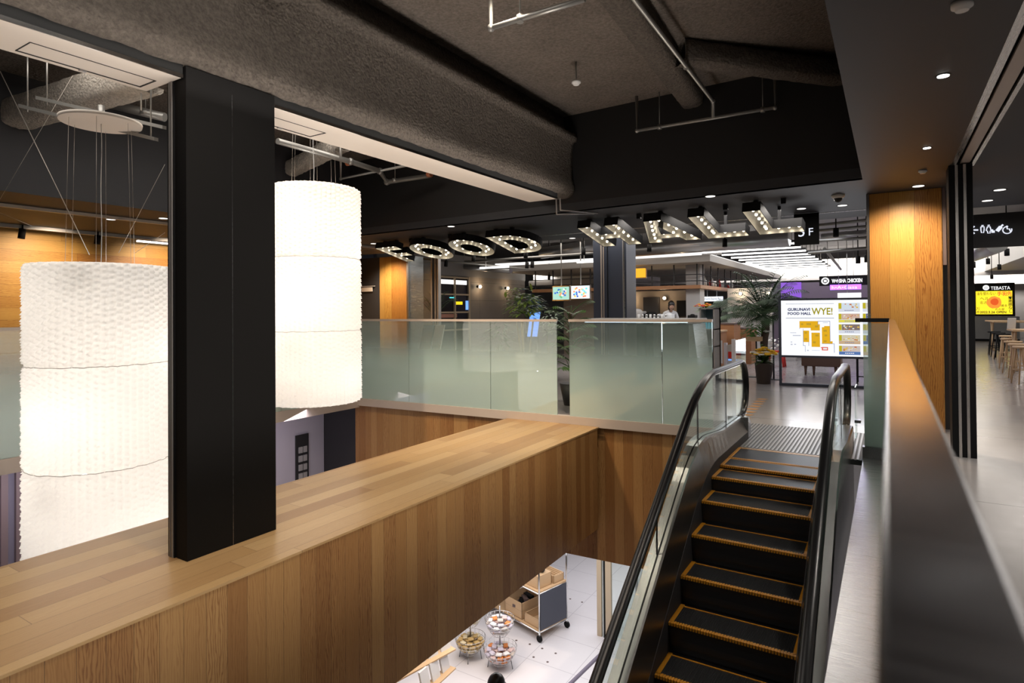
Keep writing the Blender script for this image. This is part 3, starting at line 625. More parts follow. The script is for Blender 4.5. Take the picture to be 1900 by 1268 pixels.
# ------------------------------------------------------------------ paper lanterns
LR = .585; LANT_W = 4.8
def tier_mesh():
    mb = MB(); n = 186; m = 78; rnd = random.Random(5); jit = [rnd.uniform(-.004, .004) for _ in range(n)]; ph = [rnd.random() for _ in range(n//3)]
    hh = .93
    def fn(u, v):
        i = int(round(u*n)) % n; c = i//3; k = i % 3
        zz = v*hh; s = ((hh-zz)/.056+ph[c]*.35+(c % 2)*.5) % 1.0
        r = LR-.010+(0, .030, .012)[k]*(.25+.75*s)+jit[i]+(.012*s if k else 0)
        e = min(v, 1-v); r -= .022*max(0, 1-e/.035)
        an = 2*math.pi*(i+.9*math.sin(s*6.28)*(.35 if k else .1))/n
        return (r*math.cos(an), r*math.sin(an), zz)
    mb.grid(fn, n, m, True)
    return mb
def lantern(loc, label, disc_z, kind=1):
    t = thing('paper_lantern', loc, label, 'lantern', 'tall white lanterns hanging over the void')
    for k in range(3):
        mb = tier_mesh(); mb.v = [(x+loc[0], y+loc[1], z+loc[2]+.935*k) for x, y, z in mb.v]
        mb.build('shade_tier', m_shade, t)
        if k:
            z = loc[2]+.935*k; rnd = random.Random(k); pts = []
            for i in range(90):
                a = 2*math.pi*i/90; pts.append((loc[0]+(LR+.004)*math.cos(a), loc[1]+(LR+.004)*math.sin(a), z+rnd.uniform(-.006, .004)))
            MB().tube(pts, .003, 5, closed=True).build('seam_wire', m_wire, t)
    top = loc[2]+2.80
    d = thing('hanger', (0, 0, 0), None, None) if False else None
    MB().lathe((loc[0], loc[1], disc_z), [(.34, 0), (.345, .03), (.30, .035)], 40).build('ceiling_disc', m_cream, t)
    w_ = MB()
    for i in range(6):
        a = .5+i*math.pi/3; w_.tube([(loc[0]+.27*math.cos(a), loc[1]+.27*math.sin(a), disc_z), (loc[0]+.3*math.cos(a), loc[1]+.3*math.sin(a), top-.03)], .0018, 4)
    w_.build('suspension_wire', m_wire, t)
    MB().tube([(loc[0]+.03*math.sin(i*1.1)*.3, loc[1], disc_z-(disc_z-top+.1)*i/10) for i in range(11)], .004, 5).build('power_cord', m_white, t)
    lp_ = MB()
    for i in range(9):
        lp_.ball((loc[0]+.12*math.cos(i*2.2), loc[1]+.12*math.sin(i*2.2), loc[2]+.2+.3*i), .045, 8)
    lp_.build('lamp', m_tube, t)
    for i in range(5):
        point('lantern_lamp', (loc[0]+.16*math.cos(i*2.2+.5), loc[1]+.16*math.sin(i*2.2+.5), loc[2]+.25+.58*i), LANT_W, (1, .97, .94), .06)
    return t

m_shade = bpy.data.materials.new('lantern_cloth'); m_shade.use_nodes = True; nt = m_shade.node_tree; nt.nodes.clear(); n = N(nt)
_p = n.pos(); _nz = n.n('ShaderNodeTexNoise', ins={'Vector': _p, 'Scale': 60., 'Detail': 3})
_df = n.n('ShaderNodeBsdfDiffuse', ins={0: (.80, .76, .70, 1)}); _tl = n.n('ShaderNodeBsdfTranslucent', ins={0: (.95, .90, .83, 1)})
_mx = n.n('ShaderNodeMixShader', ins={0: .55, 1: _df.outputs[0], 2: _tl.outputs[0]})
_em = n.n('ShaderNodeEmission', ins={0: (1, .965, .93, 1), 1: .14}); _ad = n.n('ShaderNodeAddShader', ins={0: _mx.outputs[0], 1: _em.outputs[0]})
n.n('ShaderNodeOutputMaterial', ins={0: _ad.outputs[0]})
lantern((-6.45, 2.82, -.80), 'tall white ruffled lantern left of the black pillar', 3.38)
lantern((-6.45, 5.36, .36), 'tall white ruffled lantern right of the black pillar', 4.3)
# unistrut rails, hangers and braces above the lanterns
t = thing('strut_frame', (-6.6, 3, 3.5), 'pair of galvanised struts carrying the left lantern disc', 'frame')
for a, b in (((70, 185), (305, 240)), ((38, 200), (290, 262))):
    p = at(*a, d=6.1); q = at(*b, d=6.1); MB().hexa([(*v.xy, v.z+dz) for dz in (0, .035) for v in (p+Vector((0, -.02, 0)), q+Vector((0, -.02, 0)), q+Vector((0, .02, 0)), p+Vector((0, .02, 0)))]).build('strut', m_pipe, t)
for a in ((51, 208), (87, 196), (280, 258), (262, 205)):
    p = at(*a, d=6.1); MB().tube([p, (p.x, p.y, ZU)], .008, 6).build('hanger_rod', m_pipe, t)
MB().cyl(at(188, 225, d=6.05), at(188, 196, d=6.05), .03).build('stem', m_pipe, t)
t = thing('brace_wires', (-6.6, 4, 3), 'crossing steel brace wires around the left lantern', 'wire')
for a, b in (((0, 132), (166, 473)), ((135, 140), (0, 370)), ((306, 305), (220, 470)), ((0, 395), (60, 420)), ((306, 432), (250, 470))):
    MB().tube([at(*a, d=6.3), at(*b, d=6.3)], .0045 if a == (0, 132) else .0022, 5).build('wire', m_wire, t)
# ------------------------------------------------------------------ FOOD HALL channel letters
LP0 = at(1382, 393, z=2.85); LU = Vector((.99717, -.07516, 0)); _ph = math.radians(14.2)
LW = Vector((.07516*math.cos(_ph), .99717*math.cos(_ph), -math.sin(_ph))); LN = LU.cross(LW)   # LN points up
if LN.z < 0: LN = -LN
def lpt(u, w_, h=0): return LP0+LU*u+LW*w_+LN*h
def ell(cx, cy_, rx, ry, a0=0, a1=360, n=36): return [(cx+rx*math.cos(math.radians(a0+(a1-a0)*i/n)), cy_+ry*math.sin(math.radians(a0+(a1-a0)*i/n))) for i in range(n+(a1-a0 < 360))]
LH = .93
def letter(ch, u0, outer, inner, bulbs, label):
    c = lpt(u0+.35, .45); t = thing('channel_letter', (c.x, c.y, c.z), label, 'sign letter', 'FOOD HALL bulb letters')
    D = .13
    # back plate ring (bridged polygon) plus side walls
    def walls(poly, mb, off, rev):
        for i in range(len(poly)):
            a = poly[i]; b = poly[(i+1) % len(poly)]
            mb.quad(lpt(u0+a[0], a[1], 0), lpt(u0+b[0], b[1], 0), lpt(u0+b[0], b[1], D), lpt(u0+a[0], a[1], D))
    for nm_, p in [('side_wall', outer)]+[('inner_wall', p) for p in inner]:
        o = MB(); walls(p, o, 0, 0); so = o.build(nm_, m_post, t); so.modifiers.new('s', 'SOLIDIFY').thickness = .006
    # inner liner slightly inside, bright metal
    def inset(poly, d):
        A = sum(poly[i][0]*poly[(i+1) % len(poly)][1]-poly[(i+1) % len(poly)][0]*poly[i][1] for i in range(len(poly))); s = 1 if A > 0 else -1; r = []
        for i in range(len(poly)):
            p0, p1, p2 = Vector(poly[i-1]), Vector(poly[i]), Vector(poly[(i+1) % len(poly)])
            e1 = (p1-p0).normalized(); e2 = (p2-p1).normalized(); n1 = Vector((-e1.y, e1.x))*s; n2 = Vector((-e2.y, e2.x))*s; m = (n1+n2); m = m/max(m.length_squared/2, .3)
            r.append(tuple(p1+m*d))
        return r
    def lw(poly):
        li = MB()
        for i in range(len(poly)):
            a = poly[i]; b = poly[(i+1) % len(poly)]
            li.quad(lpt(u0+a[0], a[1], .002), lpt(u0+b[0], b[1], .002), lpt(u0+b[0], b[1], D-.02), lpt(u0+a[0], a[1], D-.02))
        li.build('liner', m_steel2, t)
    lw(inset(outer, .010))
    for p in inner: lw(inset(p, -.010))
    # face plate with holes via bmesh fill
    bm = bmesh.new(); es = []
    for poly in [outer]+inner:
        vs = [bm.verts.new(lpt(u0+a[0], a[1], D-.02)) for a in poly]
        es += [bm.edges.new((vs[i], vs[(i+1) % len(vs)])) for i in range(len(vs))]
    bmesh.ops.triangle_fill(bm, edges=es, use_beauty=True)
    me = bpy.data.meshes.new('reflector'); 
    for v in bm.verts: v.co -= t.location
    bm.to_mesh(me); bm.free(); me.materials.append(m_steel2); fo = bpy.data.objects.new('reflector', me); C.objects.link(fo); fo.parent = t
    me2 = me.copy(); me2.materials.clear(); me2.materials.append(m_post)
    for v in me2.vertices: v.co += LN*.02
    fb = bpy.data.objects.new('back_plate', me2); C.objects.link(fb); fb.parent = t
    for (a, b) in bulbs:
        p = lpt(u0+a, b, D-.035); mb = MB(); mb.ball(lpt(u0+a, b, .05), .021, 8); bo = mb.build('bulb', m_bulb, t)
        MB().cyl(p+LN*.02, p-LN*.035, .018, n=8).build('socket', m_chrome, bo)
    for a in (.15, .5):
        p = lpt(u0+a, .12, D); MB().box(p.x-.03, p.y-.03, p.z-.02, p.x+.03, p.y+.03, ZC).build('bracket', m_post, t)
    p = lpt(u0+.3, .8, D); MB().box(p.x-.02, p.y-.02, p.z-.02, p.x+.02, p.y+.02, ZC).build('bracket', m_post, t)
    return t
S_ = .24
Lp = [(0, 0), (S_, 0), (S_, LH-.22), (.62, LH-.22), (.62, LH), (0, LH)]
Lb = [(.12, .1+.16*i) for i in range(5)]+[(.12, .82), (.29, .82), (.43, .82), (.56, .82)]
Fp = [(0, 0), (.62, 0), (.62, .2), (S_, .2), (S_, .38), (.55, .38), (.55, .57), (S_, .57), (S_, LH), (0, LH)]
Fb = [(.12, .1), (.29, .1), (.43, .1), (.56, .1), (.12, .29), (.12, .475), (.30, .475), (.46, .475), (.12, .65), (.12, .82)]
Hp = [(0, 0), (S_, 0), (S_, .36), (.48, .36), (.48, 0), (.72, 0), (.72, LH), (.48, LH), (.48, .57), (S_, .57), (S_, LH), (0, LH)]
Hb = [(.12, .1+.18*i) for i in range(5)]+[(.60, .1+.18*i) for i in range(5)]+[(.28, .465), (.44, .465)]
Ap = [(.28, 0), (.56, 0), (.86, LH), (.61, LH), (.56, .76), (.28, .76), (.23, LH), (-.02, LH)]
Ai = [[(.34, .57), (.50, .57), (.42, .24)]]
Ab = [(.12, .84), (.17, .68), (.22, .5), (.28, .33), (.34, .14), (.48, .12), (.55, .33), (.61, .5), (.67, .68), (.73, .84), (.34, .66), (.5, .66)]
Op = ell(.43, .465, .44, .48); Oi = [ell(.43, .465, .19, .23, n=28)]
Ob = [(.43+.315*math.cos(math.radians(a)), .465+.355*math.sin(math.radians(a))) for a in range(15, 375, 30)]
Dp = [(0, 0), (.38, 0)]+ell(.38, .465, .46, .465, -80, 80, 18)+[(.38, LH), (0, LH)]
Di = [[(.24, .22), (.36, .22)]+ell(.36, .465, .22, .245, -75, 75, 14)+[(.36, .71), (.24, .71)]]
Db = [(.12, .1), (.12, .28), (.12, .46), (.12, .64), (.12, .82), (.28, .1), (.28, .83)]+[(.38+.34*math.cos(math.radians(a)), .465+.35*math.sin(math.radians(a))) for a in (-75, -45, -15, 15, 45, 75)]
for ch, u0, o_, i_, b_, lb in (('F', -7.49, Fp, [], Fb, 'bulb lit letter F beginning the word FOOD'), ('O', -6.72, Op, Oi, Ob, 'first bulb lit letter O, next to the F'), ('O', -5.66, Op, Oi, Ob, 'second bulb lit letter O, next to the D'),
                         ('D', -4.53, Dp, Di, Db, 'bulb lit letter D ending the word FOOD'), ('H', -2.62, Hp, [], Hb, 'bulb lit letter H beginning the word HALL'), ('A', -1.76, Ap, Ai, Ab, 'bulb lit letter A in the word HALL'),
                         ('L', -.80, Lp, [], Lb, 'bulb lit letter L right after the A'), ('L', -.04, Lp, [], Lb, 'last bulb lit letter L beside the floor number sign')):
    letter(ch, u0, o_, i_, b_, lb)
# ------------------------------------------------------------------ ceiling services over the atrium
def pipe(name, pts, r, label, hang=(), fit=None, cat='pipe'):
    t = thing(name, tuple(pts[0]), label, cat); MB().tube(pts, r, 10).build('pipe_run', m_pipe, t)
    for i in range(1, len(pts)-1): MB().ball(pts[i], r*1.45, 8).build('elbow', m_pipe, t)
    for p in hang:
        p = Vector(p); MB().tube([p, (p.x, p.y, ZU)], .006, 6).build('hanger_rod', m_pipe, t)
        MB().tube([p+Vector((0, 0, .03)), p-Vector((0, 0, .03))], r*1.3, 8).build('pipe_clamp', m_pipe, t)
    return t
zp = 3.95
A_ = at(1182, 243, z=zp); B_ = at(1438, 200, z=zp); T_ = at(1323, 218, z=zp)
pipe('sprinkler_pipe', [(A_.x, A_.y, ZU), A_, B_, (B_.x, B_.y, ZU)], .022, 'U shaped sprinkler pipe hanging before the black bulkhead', hang=[A_.lerp(B_, .18), A_.lerp(B_, .92)])
K_ = at(1323, 188, z=4.12); J_ = at(1155, -30, z=4.12)
pipe('sprinkler_pipe', [J_, K_, (T_.x, T_.y, zp+.0)], .022, 'long sprinkler feed pipe beside the round beam', hang=[J_.lerp(K_, .6)])
A2 = at(911, 52, z=3.95); B2 = at(1085, -2, z=3.95)
pipe('sprinkler_pipe', [(A2.x, A2.y, ZU), A2, B2], .024, 'bent sprinkler pipe at the top centre of the ceiling', hang=[A2.lerp(B2, .33)])
def detector(p, r, label, name='smoke_detector'):
    t = thing(name, tuple(p), label, 'detector'); MB().lathe(p, [(r*.6, -r*.9), (r*.75, -r*.6), (r, -r*.5), (r, 0)], 20).build('sensor_body', m_white, t); return t
p = at(1069, 150, z=4.2); t = detector(p, .055, 'small smoke detector on the concrete slab'); MB().tube([p, (p.x, p.y, ZU)], .008, 6).build('drop_rod', m_pipe, t)
# pipes left, seen past the pillar
a = at(515, 262, z=3.8); b = at(800, 326, z=3.8)
pipe('drain_pipe', [a, at(650, 300, z=3.8), at(705, 318, z=3.8), at(718, 338, z=3.74), b], .04, 'grey drain pipe with a step behind the second lantern', hang=[at(733, 335, z=3.76)])
a = at(515, 258, z=3.9)
pipe('sprinkler_pipe', [at(632, 262, z=3.8), at(632, 332, z=3.8), at(790, 300, z=3.8)], .02, 'thin sprinkler pipe loop right of the second lantern')
for q, lb in (((647, 302), 'copper coloured coupling on the drain pipe, left one'), ((797, 324), 'copper coloured coupling at the right drain pipe end')):
    c = at(*q, z=3.8); tag(MB().cyl(c+Vector((-.04, 0, 0)), c+Vector((.04, 0, 0)), .046, n=12).build('pipe_coupling', m_copper, None), lb, 'coupling')
pipe('duct_pipe', [at(190, 190, d=7.5), at(306, 218, d=7.5)], .055, 'galvanised pipe behind the left lantern disc', hang=[at(270, 209, d=7.5)])
# downlights
def downlight(p, r, mat, label, grp=None):
    t = thing('downlight', tuple(p), label, 'downlight', grp)
    MB().lathe((p.x, p.y, p.z-.004), [(r*1.25, 0), (r*1.25, .004)], 28).build('trim_ring', m_post, t)
    MB().lathe((p.x, p.y, p.z-.007), [(r, 0), (r, .003)], 28).build('lens', mat, t)
downlight(at(1750, 140, z=ZC), .032, m_dl, 'bright recessed downlight nearest in the right black ceiling')
downlight(at(1720, 274, z=ZC), .030, m_dl, 'second bright recessed downlight in the right black ceiling')
for q, lb in (((1704, 345), 'faint downlight just above the wood column'), ((1855, 352), 'downlight right of the shutter post, nearer one'), ((1832, 372), 'downlight right of the shutter post, farther one'),
              ((837, 420), 'dim downlight above the word FOOD'), ((693, 452), 'dim downlight above the left wood column'), ((1318, 364), 'dim downlight above the letter A'), ((1487, 387), 'downlight above the floor number sign'),
              ((1563, 381), 'downlight behind the dome camera'), ((1062, 442), 'dim downlight left of the letter H'), ((206, 407), 'dim downlight above the left cedar wall'), ((303, 405), 'dim downlight beside the pillar on the left soffit')):
    downlight(at(*q, z=ZC), .06, m_dlw, lb)
for q, r, lb in (((1785, 5), .045, 'round smoke detector at the top of right ceiling'), ((1712, 316), .04, 'flat ceiling sensor between the downlights')):
    detector(at(*q, z=ZC), r, lb)
p = at(1555, 362, z=ZC); t = thing('dome_camera', tuple(p), 'white dome security camera on black ceiling', 'security camera')
MB().lathe(p, [(.06, -.045), (.075, -.03), (.08, 0)], 24).build('base', m_white, t); MB().ball((p.x, p.y, p.z-.05), .05, 14).build('dome', m_rubber, t)
# ------------------------------------------------------------------ food hall
def box_thing(name, x0, y0, z0, x1, y1, z1, mat, label, cat, group=None, bevel=.004, part=None):
    if part:
        t = thing(name, ((x0+x1)/2, (y0+y1)/2, z0), label, cat, group); MB().box(x0, y0, z0, x1, y1, z1).build(part, mat, t, bevel); return t
    return tag(MB().box(x0, y0, z0, x1, y1, z1).build(name, mat, None, bevel), label, cat, group)
# navy column with shutter rails
t = thing('hall_column', (-5.36, 12.9, 0), 'navy painted column with pale guide rails under the HALL letters', 'column')
MB().box(-5.75, 12.70, 0, -4.95, 13.3, 4.2).build('column_body', m_navy, t, bevel=.004)
for x, w_, m_ in ((-5.56, .03, m_trim), (-5.50, .02, m_trim), (-5.40, .012, m_black), (-5.03, .02, m_mull), (-5.0, .012, m_steel)): MB().box(x, 12.68, 0, x+w_, 12.702, 4.2).build('guide_rail', m_, t)
# glazed partition next to the left timber column
t = thing('glass_partition', (-10.3, 12.05, 0), 'tall clear glass partition right of the left wood column', 'partition')
MB().box(-10.74, 12.04, 0, -9.98, 12.055, 2.95).build('glass_panel', glass('partition_glass', (.90, .93, .92), refl=1.4), t)
for x in (-9.98, -9.86, -9.78): MB().box(x, 12.0, 0, x+.045, 12.1, 3.0).build('mullion', m_mull, t)
MB().box(-9.93, 12.05, 0, -9.74, 12.12, 3.0).build('mullion', m_grey, t)
# window to the dark restaurant in the tiled wall
def wp(py_, px): return at(px, py_, x=-11.99)
a = at(814, 516, x=-11.98); b = at(869, 520, x=-11.98)
t = thing('shop_window', (-11.98, (a.y+b.y)/2, 0), 'wood framed window looking into a dark restaurant', 'window')
MB().box(-12.0, a.y, 0, -11.985, b.y, 2.6).build('dark_opening', m_rubber, t)
for y in (a.y, (a.y+b.y)/2, b.y): MB().box(-11.99, y-.03, 0, -11.93, y+.03, 2.63).build('frame_upright', m_beige, t)
for z in (2.60, 2.05, 1.47, .9): MB().box(-11.985, a.y, z-.025, -11.94, b.y, z+.025).build('frame_rail', m_beige, t)
MB().box(-11.982, a.y+.1, 2.38, -11.975, b.y-.1, 2.52).build('lit_soffit', m_cove, t)
MB().box(-11.982, b.y-.75, 1.72, -11.97, b.y-.35, 1.82).build('yellow_sign', emis('yellow_sign_light', (1, .75, .02), .8), t)
MB().box(-11.982, b.y-.16, 1.55, -11.97, b.y-.03, 1.85).build('blue_sign', m_blue, t)
MB().box(-11.982, a.y+.55, 1.93, -11.97, b.y-.75, 1.96).build('neon_sign', emis('cyan_light', (.1, .8, .9), 1.2), t)
MB().box(-11.982, a.y+.05, 1.30, -11.97, b.y-.65, 1.42).build('counter_light', plain('salmon_counter', (.45, .22, .16), .6), t)
for px, lb in ((886, 'warm wall sconce on tiles, the one nearer the window'), (938, 'warm wall sconce on tiles, farther from the window')):
    p = at(px, 532 if px < 900 else 535, x=-11.9); t = thing('wall_sconce', tuple(p), lb, 'wall lamp', 'sconces on the tiled wall')
    MB().ball(p, .05, 10).build('mount', m_black, t); MB().ball((p.x+.02, p.y+.13, p.z), .055, 10).build('bulb', m_bulb, t); point('sconce_light', (p.x+.12, p.y+.15, p.z), 5, (1, .7, .4), .04)
# hall bulkheads and ceiling services
struct(MB().box(-12.0, 20.4, 2.45, -7.9, 24, 2.66).build('wall_soffit_left', m_lgrey))
struct(MB().box(-11.9, 20.6, 2.66, -7.9, 24, 3.35).build('wall_cove_left', m_white))
area('cove_light_left', (-10, 20.3, 2.9), 4, 35, NEUT, aim=(0, 1, .1), sy_=.2)
struct(MB().box(-19, 30, 2.75, 9, 30.3, 2.95).build('wall_soffit_far', m_lgrey)); struct(MB().box(-19, 30.5, 2.95, 9, 30.6, 3.7).build('wall_cove_far', m_white))
area('cove_light_far', (-2, 29.8, 3.2), 12, 160, NEUT, aim=(0, 1, .05), sy_=.3)
# linear lights
ys = [18.3, 19.6, 20.9, 22.3, 23.6, 24.9, 26.2, 27.6, 29.0, 30.4, 31.8, 33.2]
for i, y in enumerate(ys):
    xa = -7.9 if i < 2 else -4.75
    nm = ['nearest', 'second nearest', 'third', 'fourth', 'fifth', 'sixth', 'seventh', 'eighth', 'ninth', 'tenth', 'eleventh', 'farthest'][i]
    t = thing('linear_light', ((xa-2.2)/2, y, 3.3), nm+' long tube light of the row over the food hall', 'linear light', 'row of long tube lights')
    MB().box(xa, y, 3.31, -2.2, y+.12, 3.42).build('housing', m_black2, t); MB().box(xa, y-.012, 3.30, -2.2, y+.05, 3.345).build('tube', m_tube, t)
    MB().tube([(-2.6, y+.05, 3.4), (-2.6, y+.05, 4.2)], .012, 5).build('hanger_rod', m_pipe, t)
# canopy with hanging shelf
t = thing('kiosk_canopy', (-6, 18, 2.8), 'cream canopy with lit edge over the central food counters', 'canopy')
MB().slab([(-4.06, 16.5), (-4.06, 29), (-11, 29), (-11, 16.9)], 2.80, 2.98).build('canopy_slab', m_taupe, t)
MB().box(-11, 16.52, 2.98, -4.3, 16.6, 3.06).build('cove_strip', m_cove, t)
MB().box(-4.2, 17, 2.98, -4.12, 29, 3.02).build('cove_strip', m_cove, t)
t = thing('hanging_shelf', (-6, 18, 2.1), 'black railed hanging wooden shelf running round the kiosk', 'shelf')
MB().slab([(-4.5, 17.2), (-4.5, 26), (-4.8, 26), (-4.8, 17.5), (-10, 17.5), (-10, 17.2)], 2.10, 2.2).build('shelf_board', m_oak2, t)
for z in (2.32, 2.5):
    MB().tube([(-10, 17.22, z), (-4.52, 17.22, z), (-4.52, 26, z)], .014, 6).build('shelf_rail', m_black2, t)
for i in range(9): MB().box(-9.9+i*.66, 17.22, 2.1, -9.87+i*.66, 17.26, 2.8).build('shelf_post', m_black2, t)
for i in range(10): MB().box(-4.55, 17.6+i*.9, 2.1, -4.52, 17.64+i*.9, 2.8).build('shelf_post', m_black2, t)
mts = [m_red, m_shirt, m_wflow, m_slat]
for i in range(16):
    y = 17.8+i*.3; h = .14+.06*(i % 3)
    cn_ = ['red', 'pale', 'cream', 'brown'][i % 4]; tag(MB().lathe((-4.68, y, 2.205), [(.05, 0), (.055, h*.6), (.02, h*.75), (.02, h)], 10).build('bottle', mts[i % 4]), 'small %s bottle on the right arm of the hanging shelf' % cn_, 'bottle', '%s bottles on the hanging shelf' % cn_)
box_thing('kiosk_pillar', -5.0, 17.5, 0, -4.6, 18.0, 2.8, m_lgrey, 'square grey kiosk pillar behind the flower vase', 'pillar', part='pillar_body')
box_thing('partition_wall', -4.3, 19.6, 0, -3.0, 19.8, 2.15, m_lgrey, 'grey partition with one round lamp right of the kiosk', 'wall panel', part='panel_body')
for x, y, z, lb in ((-3.9, 19.52, 1.98, 'round warm lamp on the grey partition'), (-3.08, 19.4, 1.98, 'round warm lamp at the partition right edge'), (-5.9, 18.3, 1.86, 'round warm lamp above the staff member'), (-7.0, 18.4, 1.82, 'round warm lamp behind the counter, right of two'), (-7.45, 18.4, 1.70, 'round warm lamp behind the counter, left of two')):
    t = thing('globe_lamp', (x, y, z), lb, 'wall lamp'); MB().ball((x, y, z), .05, 10).build('globe', m_bulb, t); MB().cyl((x, y+.03, z), (x, 19.6 if y > 19 else 18.5, z), .05, n=10).build('mount', m_beige, t); point('globe_light', (x, y-.12, z), 4, (1, .75, .45), .04)
box_thing('back_wall', -9.5, 18.5, 0, -5.0, 18.6, 2.1, plain('taupe_wall', (.24, .19, .15), .7), 'taupe kitchen wall behind the long counter', 'wall panel', part='panel_body')
box_thing('dark_shelf', -6.6, 18.35, .9, -6.1, 18.49, 1.9, m_black2, 'tall dark shelf unit behind the counter', 'shelf', part='cabinet_body')
box_thing('menu_board', -5.55, 18.4, 1.30, -5.15, 18.5, 1.78, m_black, 'black chalk menu board behind the staff member', 'board', part='board_face')
# orange illuminated sign
t = thing('hanging_sign', (-8.7, 19.0, 2.6), 'orange backlit shop sign right of the navy column', 'sign')
p0 = at(1160, 516, y=17.0); p1 = at(1196, 498, y=17.0)
MB().box(p0.x-.3, 16.98, p0.z, p1.x, 17.08, p1.z).build('sign_face', emis('orange_sign', (1, .42, .03), 1.0), t)
hang(t, p0.x, 17.1, p1.z); MB().box(p0.x-.32, 17.08, p0.z-.03, p1.x+.03, 17.12, p1.z+.03).build('sign_frame', m_dsteel, t)
# white kitchen sign board
def board(name, c0, c1, y, label, mats, cat='sign'):
    """flat panel facing -y between pixel corners c0 (top left) and c1 (bottom right)"""
    a = at(*c0, y=y); b = at(*c1, y=y); t = thing(name, ((a.x+b.x)/2, y, b.z), label, cat)
    return t, a.x, b.x, b.z, a.z
t, x0, x1, z0, z1 = board('shop_sign', (1301, 551), (1341, 559), 21.0, 'white illuminated shop name strip left of grey partition', None)
MB().box(x0, 21, z0, x1, 21.06, z1).build('light_box', emis('white_sign', (.85, .9, 1), 1.0), t)
hang(t, x0+.2, 21.03, z1); hang(t, x1-.2, 21.03, z1)
text('lettering', 'Grounds Express Bar', (z1-z0)*.7, m_navy, t, (x0+.06, 20.995, z0+.05), (1, 0, 0), (0, 0, 1), fit=x1-x0-.12)
t, x0, x1, z0, z1 = board('shop_sign', (1520, 513), (1600, 529), 27.0, 'black WONSHA CHICKEN shop sign above the map', None)
MB().box(x0, 27, z0, x1+.6, 27.1, z1).build('sign_face', m_black, t); hh = z1-z0; hang(t, x0+.3, 27.05, z1); hang(t, x1-.3, 27.05, z1); m_wl = emis('white_letters', (1, 1, 1), .9)
text('lettering', 'W\u2022NSHA CHICKEN', hh*.52, m_wl, t, (x0+(x1-x0)*.30, 26.99, z0+hh*.3), (1, 0, 0), (0, 0, 1), bold=.008, fit=(x1-x0)*.70)
MB().tube([(x0+hh*.55+hh*.3*math.cos(i*.4), 26.99, z0+hh*.5+hh*.3*math.sin(i*.4)) for i in range(16)], .03, 6, closed=True).build('round_emblem', m_wl, t)
MB().box(x0+hh*.42, 26.985, z0+hh*.38, x0+hh*.68, 27, z0+hh*.62).build('round_emblem', m_wl, t)
t, x0, x1, z0, z1 = board('neon_strip', (1540, 529), (1598, 537), 26.8, 'violet neon strip with white lettering under WONSHA sign', None)
MB().box(x0, 26.8, z0, x1, 26.85, z1).build('light_box', m_purp, t); hang(t, x0+.3, 26.83, z1)
text('lettering', 'h\u2022A\u2022Gasa', (z1-z0)*.9, m_wl, t, (x0+.05, 26.79, z0+.03), (1, 0, 0), (0, 0, 1), sx=1.3)
box_thing('violet_panel', -4.0, 28.5, 1.9, -3.2, 28.6, 2.62, m_purp2, 'violet lit wall panel left of WONSHA sign', 'panel', part='panel_face')
box_thing('hall_backdrop', -5, 28.6, 0, 1.5, 28.7, 2.6, plain('mauve_wall', (.26, .20, .26), .6), 'mauve wall behind the map sign', 'wall panel', part='panel_body')
t, x0, x1, z0, z1 = board('order_strip', (1554, 544), (1598, 553), 24.0, 'small white sign strip just above the map sign', None)
MB().box(x0, 24, z0, x1, 24.05, z1).build('light_box', m_wl, t); hang(t, x0+.3, 24.02, z1)
# rear shelves and tables in the distance (dark clutter)
box_thing('shop_counter', -2.9, 20.3, 0, -1.6, 20.8, 1.05, m_grey, 'grey counter far behind the palm', 'counter', part='counter_body')
# floor number sign
a = at(1473, 398, z=2.995); sx_ = a.x; t = thing('floor_sign', (a.x+.2, a.y, 2.5), 'black hanging floor number sign reading 3F', 'sign')
b = at(1520, 453, y=a.y)
MB().box(a.x, a.y, b.z, b.x, a.y+.03, 2.995).build('sign_board', m_sgn, t)
w_ = b.x-a.x; hh = 2.995-b.z
text('lettering', '3', hh*.50, m_wl2, t, (a.x+w_*.13, a.y-.002, b.z+hh*.27), (1, 0, 0), (0, 0, 1)); text('lettering', 'F', hh*.34, m_wl2, t, (a.x+w_*.56, a.y-.002, b.z+hh*.29), (1, 0, 0), (0, 0, 1))
# track lights
def tracklight(p, label, top=4.2):
    t = thing('spotlight', tuple(p), label, 'spotlight', 'black spotlights')
    MB().cyl(p, (p[0], p[1]-.02, p[2]-.16), .05, n=12).build('lamp_head', m_black, t); MB().cyl((p[0], p[1], p[2]), (p[0], p[1], top), .012, n=8).build('mount', m_black, t)
t = thing('service_track', (-7, 12, 3.1), 'black lighting track crossing below the hall ceiling, left', 'track')
MB().tube([at(757, 478, y=12.8), at(985, 500, y=15)], .03, 6).build('track_rail', m_pipe, t); MB().tube([at(862, 486, y=14), at(1102, 470, y=13)], .03, 6).build('track_rail', m_pipe, t)
t = thing('service_track', (-2, 13, 3.2), 'black cable trays seen right of the floor number sign', 'track')
for (a, b) in (((1520, 428), (1615, 420)), ((1520, 447), (1615, 441)), ((1500, 470), (1615, 460)), ((1520, 418), (1615, 408))): MB().tube([at(*a, y=15), at(*b, y=14.5)], .035, 6).build('track_rail', m_pipe, t)
MB().tube([at(1530, 462, y=15), at(1560, 500, y=22)], .04, 6).build('track_rail', m_pipe, t)
